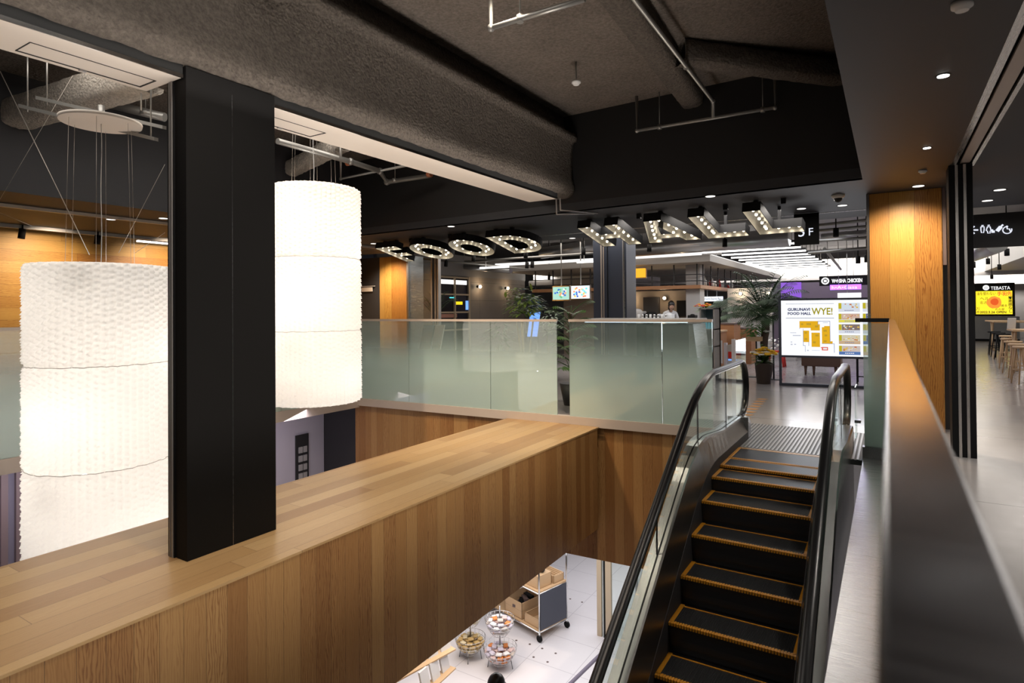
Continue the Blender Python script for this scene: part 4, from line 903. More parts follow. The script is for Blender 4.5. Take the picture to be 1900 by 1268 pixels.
for q, yy, lb in (((828, 484), 13, 'black spotlight under the letter O, left'), ((879, 474), 12.5, 'black spotlight below the second letter O'), ((976, 467), 12.5, 'black spotlight beneath the letter D'), ((978, 487), 14, 'left spotlight of the pair right of the D'), ((988, 486), 14, 'right spotlight of the pair right of the D'),
                  ((1083, 461), 13, 'black spotlight just left of the navy column'), ((1205, 454), 13, 'black spotlight under the letter A'), ((1345, 444), 13, 'black spotlight between the two letters L'), ((1551, 424), 13, 'larger black spotlight left of the wood column'), ((1592, 476), 16, 'left spotlight of two beside the wood column'), ((1608, 474), 16, 'right spotlight of two beside the wood column'), ((1019, 510), 18, 'tiny spotlight on the white cove'),
                  ((118//1+0, 0), 0, '')):
    if yy: tracklight(at(*q, y=yy), lb)
for q, lb in (((42, 425), 'black spotlight on the left cedar wall, nearer the frame edge'), ((182, 437), 'black spotlight on the left cedar wall, nearer the pillar')):
    p = at(*q, x=-12.0); tracklight(p+Vector((0, 0, .0)), lb, 3.0)
t = thing('lighting_track', (-12, 5, 2.98), 'long thin steel lighting track on the left soffit', 'track')
MB().box(-9.9, 0, 2.955, -9.84, 11, 2.998).build('track_rail', m_trim, t); MB().box(-12.1, 0, 2.94, -12.02, 11, 2.998).build('track_rail', m_lgrey, t)
t = thing('tube_light', (-12, 6.2, 2.9), 'short white tube light on the left cedar wall', 'tube light'); a = at(254, 446, x=-12.3)
MB().box(-12.32, a.y, a.z-.03, -12.26, a.y+1.6, a.z+.0).build('tube', m_tube, t); MB().box(-12.33, a.y, a.z, -12.25, a.y+1.6, 2.999).build('housing', m_black2, t)
# small wall notice
t = thing('wall_notice', tuple(at(681, 538, y=11.98)), 'small beige wall notice on the dark wall by the left column', 'notice')
a = at(672, 534, y=11.99); b = at(691, 541, y=11.99); MB().box(a.x, 11.97, b.z, b.x, 12.0, a.z).build('plate', m_cream, t); MB().box(a.x-.15, 11.95, a.z+.02, b.x+.1, 12.0, a.z+.04).build('shelf_edge', m_lgrey, t)
# ceiling ducts above the open hall
for i, (a, b, r) in enumerate((((1175, 462), (1465, 440), .28), ((1005, 470), (1105, 455), .22), ((1525, 440), (1612, 432), .10), ((850, 494), (948, 502), .12))):
    o = MB().tube([at(*a, y=16.2), at(*b, y=16.0)], r*.8, 16).build('air_duct', m_duct); hang(o, at(*a, y=16.2).x+.3, 16.15, at(*a, y=16.2).z); tag(o, ['silver air duct behind the HALL letters', 'silver air duct left of the navy column', 'slim pipe duct beside the floor sign', 'silver air duct below the FOOD letters'][i], 'duct')
for q, l_, lb in (((890, 498), 1.6, 'white tube light below the D of FOOD'), ((1070, 487), 1.4, 'white tube light left of the navy column')):
    p = at(*q, y=14); t = thing('tube_light', tuple(p), lb, 'tube light'); hang(t, p.x+.2, 14.02, p.z); MB().box(p.x, 14, p.z-.02, p.x+l_*.6, 14.05, p.z+.03).build('tube', m_tube, t)
# ------------------------------------------------------------------ map sign
a = at(1446, 715, z=0); mu = (at(1613, 722, z=0)-a).normalized(); mw = 1.95
mh = 1.72; t = thing('map_sign', tuple(a), 'large illuminated GURUNAVI FOOD HALL map sign in dark frame', 'sign')
def mp(u, v, d=0): return a+mu*u+Vector((0, 0, v))+Vector((mu.y, -mu.x, 0))*d
def mbox(u0, v0, u1, v1, d0, d1): 
    return MB().hexa([mp(u0, v0, d0), mp(u1, v0, d0), mp(u1, v0, d1), mp(u0, v0, d1), mp(u0, v1, d0), mp(u1, v1, d0), mp(u1, v1, d1), mp(u0, v1, d1)])
mbox(0, 0, .05, mh, -.05, .03).build('frame_post', m_navy, t); mbox(mw-.05, 0, mw, mh, -.05, .03).build('frame_post', m_navy, t)
mbox(0.05, 0, mw-.05, .05, -.05, .03).build('frame_rail', m_navy, t); mbox(.05, .56, mw-.05, .60, -.05, .03).build('frame_rail', m_navy, t); mbox(.05, mh-.04, mw-.05, mh, -.05, .03).build('frame_rail', m_navy, t)
mbox(.05, .60, mw-.05, mh-.04, -.04, .01).build('light_box', emis('map_light_box', (.93, .95, 1), .78), t)
bw_ = mw-.1; v0_ = .60; vh = mh-.64
def U(px): return .05+(px-175)/(1690-175)*1.72
def V(py): return v0_+vh-(py-125)/(1085-125)*vh
def ink(nm, rects, col, d=.012, es=.62):
    mb = MB()
    for (x0, y0, x1, y1) in rects:
        k = mbox(U(x0), V(y1), U(x1), V(y0), d, d+.001); o_ = len(mb.v); mb.v += k.v
        for q in k.f: mb.face([i+o_ for i in q])
    return mb.build(nm, emis(nm+'_ink', col, es), t)
ink('ruled_line', [(250, 183, 990, 188), (250, 430, 990, 437)], (.12, .13, .2))
text('lettering', 'GURUNAVI', (V(258)-V(305))*1.42, emis('navy_ink', (.06, .07, .18), .5), t, mp(U(278), V(305), .013), mu, (0, 0, 1), bold=.003, fit=U(628)-U(278))
text('lettering', 'FOOD HALL', (V(330)-V(375))*1.42, bpy.data.materials['navy_ink'], t, mp(U(278), V(375), .013), mu, (0, 0, 1), bold=.003, fit=U(645)-U(280))
text('lettering', 'WYE!', (V(255)-V(370))*1.42, emis('olive_ink', (.42, .36, .02), .65), t, mp(U(655), V(372), .013), mu, (0, 0, 1), bold=.004, fit=U(970)-U(655))
ink('floor_map', [(462, 485, 745, 605), (635, 540, 775, 648), (515, 650, 610, 850), (645, 685, 775, 932), (805, 590, 925, 870), (840, 570, 925, 592), (900, 830, 965, 870)], (.92, .50, .02))
ink('map_outline', [(745, 485, 925, 492), (925, 485, 931, 850), (462, 605, 468, 622), (515, 618, 521, 915), (515, 908, 550, 914), (985, 872, 992, 1025), (800, 870, 990, 876), (545, 908, 550, 1020), (745, 485, 750, 570), (820, 510, 900, 515), (600, 850, 606, 915)], (.15, .2, .4), d=.0135)
ink('map_number', [(570, 520, 640, 555), (485, 525, 520, 555), (700, 560, 750, 595), (830, 635, 880, 668), (845, 715, 885, 748), (830, 815, 875, 845), (705, 715, 755, 750), (665, 835, 710, 870), (538, 780, 580, 815), (540, 670, 575, 705)], (.62, .38, .03), d=.014)
ink('location_pin', [(800, 930, 895, 990), (785, 935, 802, 948)], (.9, .15, .1), d=.014); ink('pin_text', [(820, 945, 880, 975)], (1, .95, .95), d=.0155)
ink('faint_note', [(315, 685, 410, 695), (355, 730, 480, 745), (320, 845, 345, 860), (320, 885, 350, 905), (375, 885, 405, 900), (650, 990, 770, 996), (575, 985, 600, 1005)], (.62, .64, .75))
cols = [[(.75, .85, .95), (.72, .5, .4), (.25, .2, .18), (.75, .68, .5), (.7, .6, .55)], [(.75, .7, .6), (.08, .10, .30), (.85, .6, .12), (.10, .10, .28), (.8, .75, .6)]]
rnd = random.Random(4)
for c in range(2):
    for r in range(5):
        X0 = 1058+c*355; Y0 = 178+r*181; wdt = 315 if c == 0 else 275
        ph = ink('menu_card', [(X0, Y0, X0+wdt, Y0+155 if not (r == 0) else Y0+150)], (.80, .83, .92))
        def sub(nm, rects, col, d): o2 = ink(nm, rects, col, d); o2.parent = ph; return o2
        sub('number_tab', [(X0, Y0, X0+45, Y0+98)], (.62, .52, .03), .014)
        sub('photo', [(X0+48, Y0, X0+wdt-4, Y0+98)], cols[c][r], .014)
        if (c, r) in ((0, 1),): sub('caption_band', [(X0, Y0+106, X0+wdt, Y0+148)], (.9, .8, .1), .014)
        if (c, r) in ((0, 4), (1, 3)): sub('caption_band', [(X0, Y0+100, X0+wdt, Y0+153)], (.12, .22, .5), .014)
        if (c, r) in ((0, 3), (1, 4)): sub('caption_band', [(X0, Y0+100, X0+wdt, Y0+153)], (.68, .48, .3), .014)
        bl = []
        for k in range(16):
            x = X0+60+rnd.random()*(wdt-100); y = Y0+8+rnd.random()*70; s1 = 12+rnd.random()*22; bl.append((x, y, x+s1, min(y+s1*.7, Y0+94)))
        sub('food_picture', bl[::3], (.9, .88, .8), .0145); sub('food_picture', bl[1::3], (.65, .2, .08), .0148); sub('food_picture', bl[2::3], (.85, .55, .1), .0151)
        sub('caption', [(X0+90+k*28, Y0+120, X0+110+k*28, Y0+134) for k in range(5)], (.3, .32, .45) if (c, r) not in ((0, 4), (1, 3)) else (.95, .95, 1), .0155)
area('map_sign_glow', tuple(mp(.95, 1.1, .06)), 1.6, 10, COOL, aim=(mu.y, -mu.x, 0), sy_=.9)
# ------------------------------------------------------------------ plants
def leaf(mb, p, d, L, wd, bend=.3, seg=4, roll=None):
    d = Vector(d).normalized(); up = Vector((0, 0, 1)); s = d.cross(up)
    if s.length < .1: s = Vector((1, 0, 0))
    s.normalize(); k = len(mb.v); p = Vector(p)
    for i in range(seg+1):
        f_ = i/seg; w2 = wd*math.sin(math.pi*min(.97, .08+f_*.92))**.8*.5
        dd = (d-up*bend*f_).normalized(); 
        if i: p = p+dd*(L/seg)
        mb.v.append(tuple(p-s*w2)); mb.v.append(tuple(p+s*w2))
    for i in range(seg): mb.face((k+2*i, k+2*i+1, k+2*i+3, k+2*i+2), True)
def frond(mb, base, d, L, n=22, lw=.016, ll=.30, droop=.9):
    d = Vector(d).normalized(); p = Vector(base); up = Vector((0, 0, 1)); pts = [p.copy()]
    for i in range(n):
        f_ = i/n; dd = (d-up*droop*f_*f_).normalized(); p = p+dd*(L/n); pts.append(p.copy()); s = dd.cross(up).normalized()
        if i > 2:
            q = ll*math.sin(math.pi*(.15+.8*f_))
            for sg in (-1, 1): leaf(mb, p, s*sg+dd*.8-up*.25, q, lw, .35, 3)
    mb.tube(pts, [.008*(1-i/(n+1))+.002 for i in range(len(pts))], 4)
b_ = at(1420, 690, y=14.4); b_.z = 0
t = thing('palm_tree', (b_.x, 14.4, 0), 'tall potted palm with feathery fronds left of the map sign', 'palm')
tr = MB(); rr = random.Random(2); tr.tube([(b_.x+.02*math.sin(i), 14.4, .1+i*.13) for i in range(10)], [.06+.03*(i/10)+.008*(i % 2) for i in range(10)], 10); tr.build('trunk', m_trunk, t)
cr_ = MB()
for i in range(64):
    a_ = i*2.4; el_ = .05+rr.random()*1.25
    frond(cr_, (b_.x, 14.4, 1.3+rr.random()*.2), (math.cos(a_)*math.cos(el_), math.sin(a_)*math.cos(el_), math.sin(el_)), .8+rr.random()*.45, 20, .028, .40)
cr_.build('fronds', m_palm, t)
MB().lathe((b_.x, 14.4, 0), [(.13, 0), (.18, .28), (.19, .3), (.17, .3), (.16, .24)], 20).build('planter', m_pot, t)
lg = text('label', 'BOOM\u2122', .001, m_black, None, (0, 0, -9), (1, 0, 0), (0, 0, 1)) if False else None
q = at(1413, 592, y=14.2); MB().box(q.x-.12, 14.2, q.z-.04, q.x+.14, 14.21, q.z+.05).build('name_tag', m_white, t)
def bush(name, p, r, h, label, mat, n=120, L=.16, wd=.07, stems=5, stem_h=.5, pot=None, cat='plant', seed=1):
    rr = random.Random(seed); t = thing(name, tuple(p), label, cat); p = Vector(p); st = MB(); lf = MB()
    for i in range(stems):
        a_ = i*2.4; q = p+Vector((math.cos(a_)*r*.5, math.sin(a_)*r*.5, stem_h)); st.tube([p+Vector((math.cos(a_)*.03, math.sin(a_)*.03, pot[1] if pot else 0)), p.lerp(q, .5)+Vector((0, 0, .05)), q], .012, 5)
    if stems: st.build('stems', m_stem, t)
    for i in range(n):
        th_ = rr.random()*6.28; ph_ = math.acos(rr.uniform(-1, 1)); k = rr.random()**.4
        c = p+Vector((r*k*math.sin(ph_)*math.cos(th_), r*k*math.sin(ph_)*math.sin(th_), stem_h+h*.5+h*.5*k*math.cos(ph_)))
        leaf(lf, c, (math.cos(th_), math.sin(th_), rr.uniform(-.3, .7)), L*rr.uniform(.7, 1.2), wd, .6)
    lf.build('foliage', mat, t)
    if pot: MB().lathe(p, [(pot[0]*.7, 0), (pot[0], pot[1]), (pot[0]*.9, pot[1]), (pot[0]*.85, pot[1]*.85)], 20).build('pot', pot[2], t)
    return t
# schefflera on its white conical pot behind the guard glass
p = at(975, 700, y=9.6); p.z = 0
t = bush('potted_tree', p, .34, .50, 'leafy green tree in a white pot behind the glass guard', m_leaf4, 260, .17, .055, 5, 1.35, (.17, .72, m_white), seed=3)
hi = MB(); rr = random.Random(9)
for i in range(70): leaf(hi, p+Vector((-.1+rr.uniform(-.3, .3), rr.uniform(-.25, .25), 1.83+rr.uniform(-.1, .12))), (rr.uniform(-1, 1), rr.uniform(-1, 1), .3), .15, .055, .6)
hi.build('young_leaves', m_leaf2, t)
p = at(1050, 780, y=8.55); p.z = 0
t = thing('potted_palm', (p.x, 8.75, 0), 'dark bushy palm seen through the gap in the guard', 'plant')
fr_ = MB(); rr = random.Random(8)
for i in range(30):
    a_ = i*2.4; frond(fr_, (p.x, 8.75, .45+.035*i), (math.cos(a_), math.sin(a_), .5+rr.random()*.8), .42, 10, .035, .22)
fr_.build('fronds', m_leaf, t); MB().tube([(p.x, 8.75, .25), (p.x, 8.75, 1.5)], .03, 8).build('trunk', m_trunk, t); MB().lathe((p.x, 8.75, 0), [(.12, 0), (.19, .35), (.17, .35)], 20).build('planter', m_black2, t)
for k, (px, h, lb) in enumerate(((928, .5, 'green plant left of the white potted tree'), (1020, .75, 'dark leafy plant left of the navy column'))):
    p = at(px, 600, y=10.8+k); p.z = 0; bush('potted_plant', p, .35, .6, lb, m_leaf, 160, .2, .05, 4, .75+k*.2, (.18, .4, m_grey), seed=20+k)
p = at(795, 590, y=13.6); p.z = 0; p.x += .25
t = thing('potted_palm', tuple(p), 'palm standing behind the glass partition by left column', 'plant'); fr_ = MB()
for i in range(16): a_ = i*2.4; frond(fr_, (p.x, p.y, 1.35), (math.cos(a_), math.sin(a_), 1.3+.9*(i % 3)), .85, 16, .025, .26)
fr_.build('fronds', m_palm, t); MB().tube([(p.x, p.y, 0), (p.x, p.y, 1.36)], .07, 8).build('trunk', m_trunk, t)
# blue standing screen
t = thing('digital_sign', tuple(at(975, 640, y=10.9)), 'leaning blue lit digital sign behind the potted tree', 'sign'); a = at(978, 625, y=10.9); b = at(995, 625, y=10.9); c = at(1001, 580, y=11.05); d = at(984, 580, y=11.05)
MB().hexa([a, b, b+Vector((0, .04, 0)), a+Vector((0, .04, 0)), d, c, c+Vector((0, .04, 0)), d+Vector((0, .04, 0))]).build('screen', m_blue, t)
MB().box(a.x+.02, 10.95, 0, b.x, 11.0, a.z).build('stand', m_black2, t)
# two menu screens
for k, (c0, c1, lb) in enumerate(((( 1026, 533), (1056, 556), 'left hanging menu screen showing a food platter'), ((1060, 531), (1094, 554), 'right hanging menu screen with fruit pictures'))):
    a = at(*c0, y=14.2); b = at(*c1, y=14.2); t = thing('menu_screen', (a.x, 14.2, b.z), lb, 'screen')
    MB().box(a.x-.02, 14.2, b.z-.03, b.x+.02, 14.26, a.z+.03).build('bezel', m_chrome, t); o = MB().box(a.x, 14.19, b.z, b.x, 14.2, a.z).build('screen', emis('screen_picture%d' % k, ((.35, .6, .5), (.75, .9, 1))[k], 1.0), t)
    rr = random.Random(k); W = b.x-a.x; Hh = a.z-b.z
    for j, col in enumerate((((.9, .35, .15), (.95, .95, .9), (.15, .5, .25), (.05, .15, .6)), ((.9, .6, .1), (.9, .3, .15), (.1, .15, .6), (.2, .75, .85)))[k]):
        mb = MB()
        for _ in range(6):
            x = a.x+W*(.1+.7*rr.random()); z = b.z+Hh*(.1+.7*rr.random()); mb.box(x, 14.186-.001*j, z, x+.05, 14.19-.001*j, z+.045)
        mb.build('picture', emis('screen_dots%d%d' % (k, j), col, .9), t)
    MB().cyl(((a.x+b.x)/2, 14.23, a.z), ((a.x+b.x)/2, 14.23, 4.2), .015, n=6).build('hanger_rod', m_pipe, t)
# ------------------------------------------------------------------ counters and small things in the hall
# display case behind the guard glass
a = at(1166, 600, y=10.2); b = at(1292, 600, y=10.2)
t = thing('display_case', (a.x, 10.5, 0), 'dark green chilled display counter behind the guard glass', 'counter')
MB().prism([(a.x, 10.1, 0), (a.x, 10.1, 1.28), (a.x, 10.9, 1.28), (a.x, 10.9, 0)], (b.x-a.x-.1, 0, 0)).build('case_body', m_dglass, t)
MB().hexa([(b.x-.1, 10.1, 0), (b.x+.12, 10.1, 0), (b.x+.12, 10.9, 0), (b.x-.1, 10.9, 0), (b.x-.1, 10.1, 1.28), (b.x-.03, 10.1, 1.28), (b.x-.03, 10.9, 1.28), (b.x-.1, 10.9, 1.28)]).build('end_panel', m_dsteel, t)
MB().box(a.x-.8, 10.08, 1.30, b.x-.12, 10.12, 1.34).build('light_strip', emis('cold_strip', (.75, .88, 1), 1.6), t)
MB().box(a.x-.8, 10.15, 1.34, b.x+.0, 10.9, 1.37).build('top_shelf', m_trim, t)
# glass drinks fridge at the counter end
a = at(1298, 600, y=12.5); b = at(1326, 600, y=12.5)
t = thing('drinks_fridge', (a.x, 12.8, 0), 'small glass drinks fridge at the end of display counter', 'fridge')
MB().box(a.x, 12.5, 0, b.x, 13.0, .3).build('base', m_grey, t); MB().box(a.x, 12.9, .3, b.x, 13.0, 1.55).build('back_panel', m_grey, t)
for x in (a.x, b.x-.03): MB().box(x, 12.5, .3, x+.03, 13.0, 1.55).build('side_frame', m_lgrey, t)
for z in (.3, .75, 1.1, 1.52): MB().box(a.x, 12.5, z, b.x, 12.95, z+.02).build('wire_shelf', m_lgrey, t)
for i in range(5): tag(MB().lathe((a.x+.06+.052*i, 12.6, 1.12), [(.022, 0), (.022, .10), (.01, .14), (.01, .16)], 8).build('drink_bottle', emis('teal_bottle', (.1, .4, .5), .5) if i == 0 else bpy.data.materials['teal_bottle']), 'teal capped drink bottle in the glass fridge', 'bottle', 'bottles in the drinks fridge')
# long counter top with kitchen gear and person
a = at(1160, 594, y=16.2); b = at(1300, 594, y=16.2)
t = thing('kitchen_counter', (a.x, 16.2, 0), 'long white kitchen counter where the staff member works', 'counter')
MB().box(a.x, 16.2, 0, b.x, 16.9, 1.20).build('counter_body', m_lgrey, t); MB().box(a.x, 16.15, 1.20, b.x, 16.95, 1.24).build('worktop', m_white, t)
rr = random.Random(11)
for i in range(22):
    px = 1166+i*3.6; p = at(px, 590, y=16.5); cl_ = 'steel' if i % 3 else 'white'; rw_ = 'back' if i % 2 else 'front'
    tag(MB().lathe((p.x, 16.4+.3*(i % 2), 1.242), [(.035, 0), (.04, .12), (.03, .14)], 8).build('glass_cup', m_chrome if i % 3 else m_white), 'small %s cup in the %s row on the kitchen counter' % (cl_, rw_), 'cup', '%s cups in the %s row on the kitchen counter' % (cl_, rw_))
for i, (px, w_, h, m_, lb) in enumerate(((1180, .5, .32, m_lgrey, 'pale glass rack on the kitchen counter, left'), (1207, .45, .22, m_black, 'black dome lidded pan on the counter'), (1222, .35, .16, m_dsteel, 'steel coffee grinder beside the pan'), (1240, .25, .2, m_shirt, 'white card holder left of the staff'), (1284, .2, .16, m_black, 'black till screen right of the staff'))):
    p = at(px, 585, y=16.6); t = thing('kitchen_equipment', (p.x, 16.6, 1.24), lb, 'equipment')
    MB().box(p.x-w_/2, 16.5, 1.242, p.x+w_/2, 16.8, 1.24+h*.7).build('housing', m_, t, bevel=.02); MB().ball((p.x, 16.65, 1.24+h*.7), w_*.35, 12, (1, .5, .45)).build('lid', m_, t)
# flower vase on the counter
def flowers(name, p, label, cols, r=.16, pot=None, n=26, leafn=40, seed=0, cat='flowers', fr=.035):
    rr = random.Random(seed); t = thing(name, tuple(p), label, cat); p = Vector(p)
    if pot: MB().lathe(p, [(pot[0]*.75, 0), (pot[0], pot[1]), (pot[0]*1.05, pot[1]), (pot[0]*.9, pot[1]*.97), (pot[0]*.85, pot[1]*.8)], 20).build('pot', pot[2], t)
    h0 = pot[1] if pot else 0; lf = MB()
    for i in range(leafn): a_ = rr.random()*6.28; leaf(lf, p+Vector((0, 0, h0+rr.random()*.05)), (math.cos(a_), math.sin(a_), rr.uniform(.2, 1.6)), r*rr.uniform(.8, 1.4), .05, .7)
    lf.build('leaves', m_leaf3 if seed % 2 else m_leaf, t)
    for ci, m_ in enumerate(cols):
        mb = MB()
        for i in range(n//len(cols)):
            a_ = rr.random()*6.28; k = rr.random()**.5; c = p+Vector((r*k*math.cos(a_), r*k*math.sin(a_), h0+r*(.75+.6*rr.random()*(1.1-k))))
            for q in range(6): b_ = q*1.047; mb.ball(c+Vector((math.cos(b_)*fr*.6, math.sin(b_)*fr*.6, 0)), fr*.55, 6, (1, 1, .5))
            mb.ball(c, fr*.4, 6)
        mb.build('blossoms', m_, t)
    return t
p = at(1300, 592, y=15.6); p.z = 1.12
flowers('flower_arrangement', (p.x-.12, 16.35, 1.242), 'red and orange flower arrangement on the kitchen counter', [m_red, m_oflow, m_yflow], .25, (.08, .16, m_white), 42, 60, 1)
# tan kiosk counters
for (px0, px1, y, z1, lb) in ((1308, 1335, 15.3, .98, 'pale wooden counter box at the kiosk corner'), (1336, 1362, 16.3, 1.15, 'tall tan wooden kiosk counter, left one'), (1362, 1394, 17.4, 1.0, 'tan wooden kiosk counter behind, right one')):
    a = at(px0, 640, y=y); b = at(px1, 640, y=y); t = thing('kiosk_counter', ((a.x+b.x)/2, y, 0), lb, 'counter', 'tan kiosk counters')
    MB().box(a.x, y, 0, b.x, y+.8, z1-.04).build('counter_body', m_oak if px0 == 1310 else m_oak2, t); MB().box(a.x-.02, y-.02, z1-.04, b.x+.02, y+.8, z1).build('worktop', m_slat if px0 > 1310 else m_oak, t)
a = at(1333, 670, y=15.4); MBx = thing('paper_roll_stand', (a.x, 15.5, 0), 'narrow white panel on the front of the tan counter', 'panel'); MB().box(a.x, 15.25, .18, a.x+.13, 15.28, .74).build('board', m_lgrey, MBx)
t = thing('acrylic_screen', tuple(at(1345, 570, y=16.2)), 'clear acrylic screen standing on the tall kiosk counter', 'screen'); a = at(1338, 603, y=16.4); b = at(1356, 565, y=16.4); MB().box(a.x, 16.4, 1.15, b.x, 16.41, b.z).build('sheet', m_gl, t)
# red white sign board near the left newel
t = thing('floor_display', tuple(at(1360, 660, y=11.5)), 'white fabric display board with red and blue printed banner', 'sign'); a = at(1349, 640, y=11.5); b = at(1377, 636, y=11.5)
MB().hexa([(a.x, 11.5, .3), (b.x, 11.5, .3), (b.x, 11.54, .3), (a.x, 11.54, .3), (a.x, 11.5, .86), (b.x, 11.5, .93), (b.x, 11.54, .93), (a.x, 11.54, .86)]).build('board', m_lgrey, t)
MB().box(a.x+.02, 11.49, .62, b.x-.02, 11.5, .74).build('red_lettering', m_red, t); MB().box(a.x+.02, 11.489, .58, b.x-.02, 11.5, .60).build('blue_line', m_blue, t)
MB().box(b.x, 11.45, 0, b.x+.05, 11.55, 1.0).build('side_post', m_lav, t); MB().box(a.x-.05, 11.45, 0, a.x, 11.55, .9).build('side_post', m_lav, t)
# barrier post
for (q, yy, h, lb, ba) in (((1435, 656), 13.9, 1.32, 'slim black pole stand left of the map sign', .16), ((1404, 700), 13.3, .80, 'black display stand carrying a plant box', .2)):
    p = at(*q, z=0) if yy == 13.3 else at(q[0], 640, y=yy); p.z = 0; t = thing('pole_stand', (p.x, p.y, 0), lb, 'stand')
    MB().box(p.x-ba, p.y-ba*.6, 0, p.x+ba, p.y+ba*.6, .015).build('base_plate', m_black2, t); MB().cyl((p.x, p.y, .015), (p.x, p.y, h), .017, n=10).build('pole', m_black2, t)
    if yy == 13.3: MB().box(p.x-.28, p.y-.15, h, p.x+.12, p.y+.15, h+.02).build('shelf_board', m_oak, t); px_ = p
t = tag(MB().box(px_.x-.18, px_.y-.13, .82, px_.x+.12, px_.y+.1, .90).build('wooden_box', m_oak, None, .005), 'small wooden box on the black display stand', 'box')
bush('herb_plant', (px_.x-.08, px_.y+.05, .90), .22, .30, 'bright green herb plant above the wooden box', m_leaf3, 120, .13, .06, 0, .0, seed=5)
flowers('white_flowers', (px_.x+.22, px_.y-.02, .95), 'round white blossom beside the wooden box', [m_wflow], .08, None, 10, 4, 2)
p = at(1417, 712, z=0); flowers('flower_pot', (p.x, p.y, 0), 'yellow flowers in a tapered brown pot near the stand', [m_yflow, m_yflow, m_wflow], .24, (.17, .42, m_pot), 54, 90, 4, fr=.062)
bush('small_shrub', (p.x-.12, p.y+.42, 0), .16, .4, 'small dark shrub in pot behind the yellow flowers', m_leaf, 60, .14, .05, 3, .35, (.12, .28, m_pot), seed=14)
for i, (px, lb) in enumerate(((1440, 'red plastic stool left of the map sign'),)):
    p = at(px, 655, y=17); p.z = 0; t = thing('red_stool', tuple(p), lb, 'stool'); MB().box(p.x-.2, 17-.15, .38, p.x+.2, 17.15, .42).build('seat', m_red, t)
    for a_, b_ in ((-1, -1), (1, -1), (1, 1), (-1, 1)): MB().cyl((p.x+a_*.2, 17+b_*.15, 0), (p.x+a_*.16, 17+b_*.12, .38), .03, n=6).build('leg', m_red, t)
bush('white_bouquet', (p.x-.0, 17.1, .42), .22, .35, 'bunch of white flowers standing on the red stool', m_wflow, 60, .12, .07, 0, .0, seed=31, cat='flowers')
box_thing('drink_machine', p.x-.22, 19, 0, p.x+.22, 19.3, 1.75, m_lgrey, 'pale pink topped machine behind the pole stand', 'machine', part='housing')
# sofa and side table behind the map sign
a = at(1487, 690, y=15.2); t = thing('sofa', (a.x+.5, 15.5, 0), 'brown leather bench sofa seen under the map sign', 'sofa')
w_ = at(1560, 690, y=15.2).x-a.x
MB().box(a.x, 15.2, .20, a.x+w_, 15.9, .42).build('seat_base', m_leather, t, bevel=.02); MB().box(a.x+.1, 15.22, .42, a.x+w_-.02, 15.9, .50).build('cushion', m_leather, t, bevel=.03); MB().box(a.x, 15.2, .42, a.x+.12, 15.9, .66).build('armrest', m_leather, t, bevel=.02)
for x in (a.x+.08, a.x+.25, a.x+w_-.1): MB().cyl((x, 15.27, 0), (x, 15.27, .2), .02, .035, 8).build('leg', m_leather, t)
t = thing('side_table', tuple(at(1598, 690, y=13.8)), 'black square framed side table right under the map sign', 'table'); a = at(1590, 680, y=13.9); b = at(1614, 680, y=13.9)
for x in (a.x, b.x): 
    for y in (13.9, 14.3): MB().box(x-.012, y-.012, 0, x+.012, y+.012, .5).build('leg', m_black, t)
MB().box(a.x-.02, 13.88, .5, b.x+.02, 14.32, .53).build('table_top', m_black, t); MB().box(a.x, 13.88, .14, b.x, 13.9, .16).build('cross_bar', m_black, t)
tag(MB().lathe((b.x+.03, 14.0, .53), [(.06, 0), (.075, .17), (.07, .17)], 16).build('steel_bin', m_dsteel), 'small steel canister on the black side table', 'canister')
area('violet_light', (-.6, 15.5, 2.4), .6, 6, (.4, .15, 1), sy_=.6)
# floor tape and guide post by the landing
t = thing('floor_tape', (-1.8, 10, 0), 'yellow dashed tape on the floor beyond the landing', 'tape'); mb = MB(); A0 = at(1414, 741, z=.002); B0 = at(1380, 776, z=.002)
for i in range(8):
    c = A0.lerp(B0, i/7); mb.hexa([(c.x-.09, c.y-.05, .001), (c.x+.05, c.y-.05, .001), (c.x+.09, c.y+.05, .001), (c.x-.05, c.y+.05, .001), (c.x-.09, c.y-.05, .003), (c.x+.05, c.y-.05, .003), (c.x+.09, c.y+.05, .003), (c.x-.05, c.y+.05, .003)])
mb.build('dashes', m_yel, t)
t = thing('glass_fin', (-1.77, 8.8, 0), 'upright glass fin behind the left handrail newel', 'guard'); MB().box(-1.80, 8.5, .0, -1.79, 9.3, 1.1).build('glass_panel', m_gl, t); MB().box(-1.82, 8.5, 0, -1.77, 8.53, 1.12).build('end_post', m_lav, t)
t = thing('glass_fin', (-.27, 9.0, 0), 'narrow frosted glass fin left of the wood column', 'guard'); MB().box(-.24, 8.98, .0, -.20, 9.01, 1.45).build('glass_panel', m_frost, t)
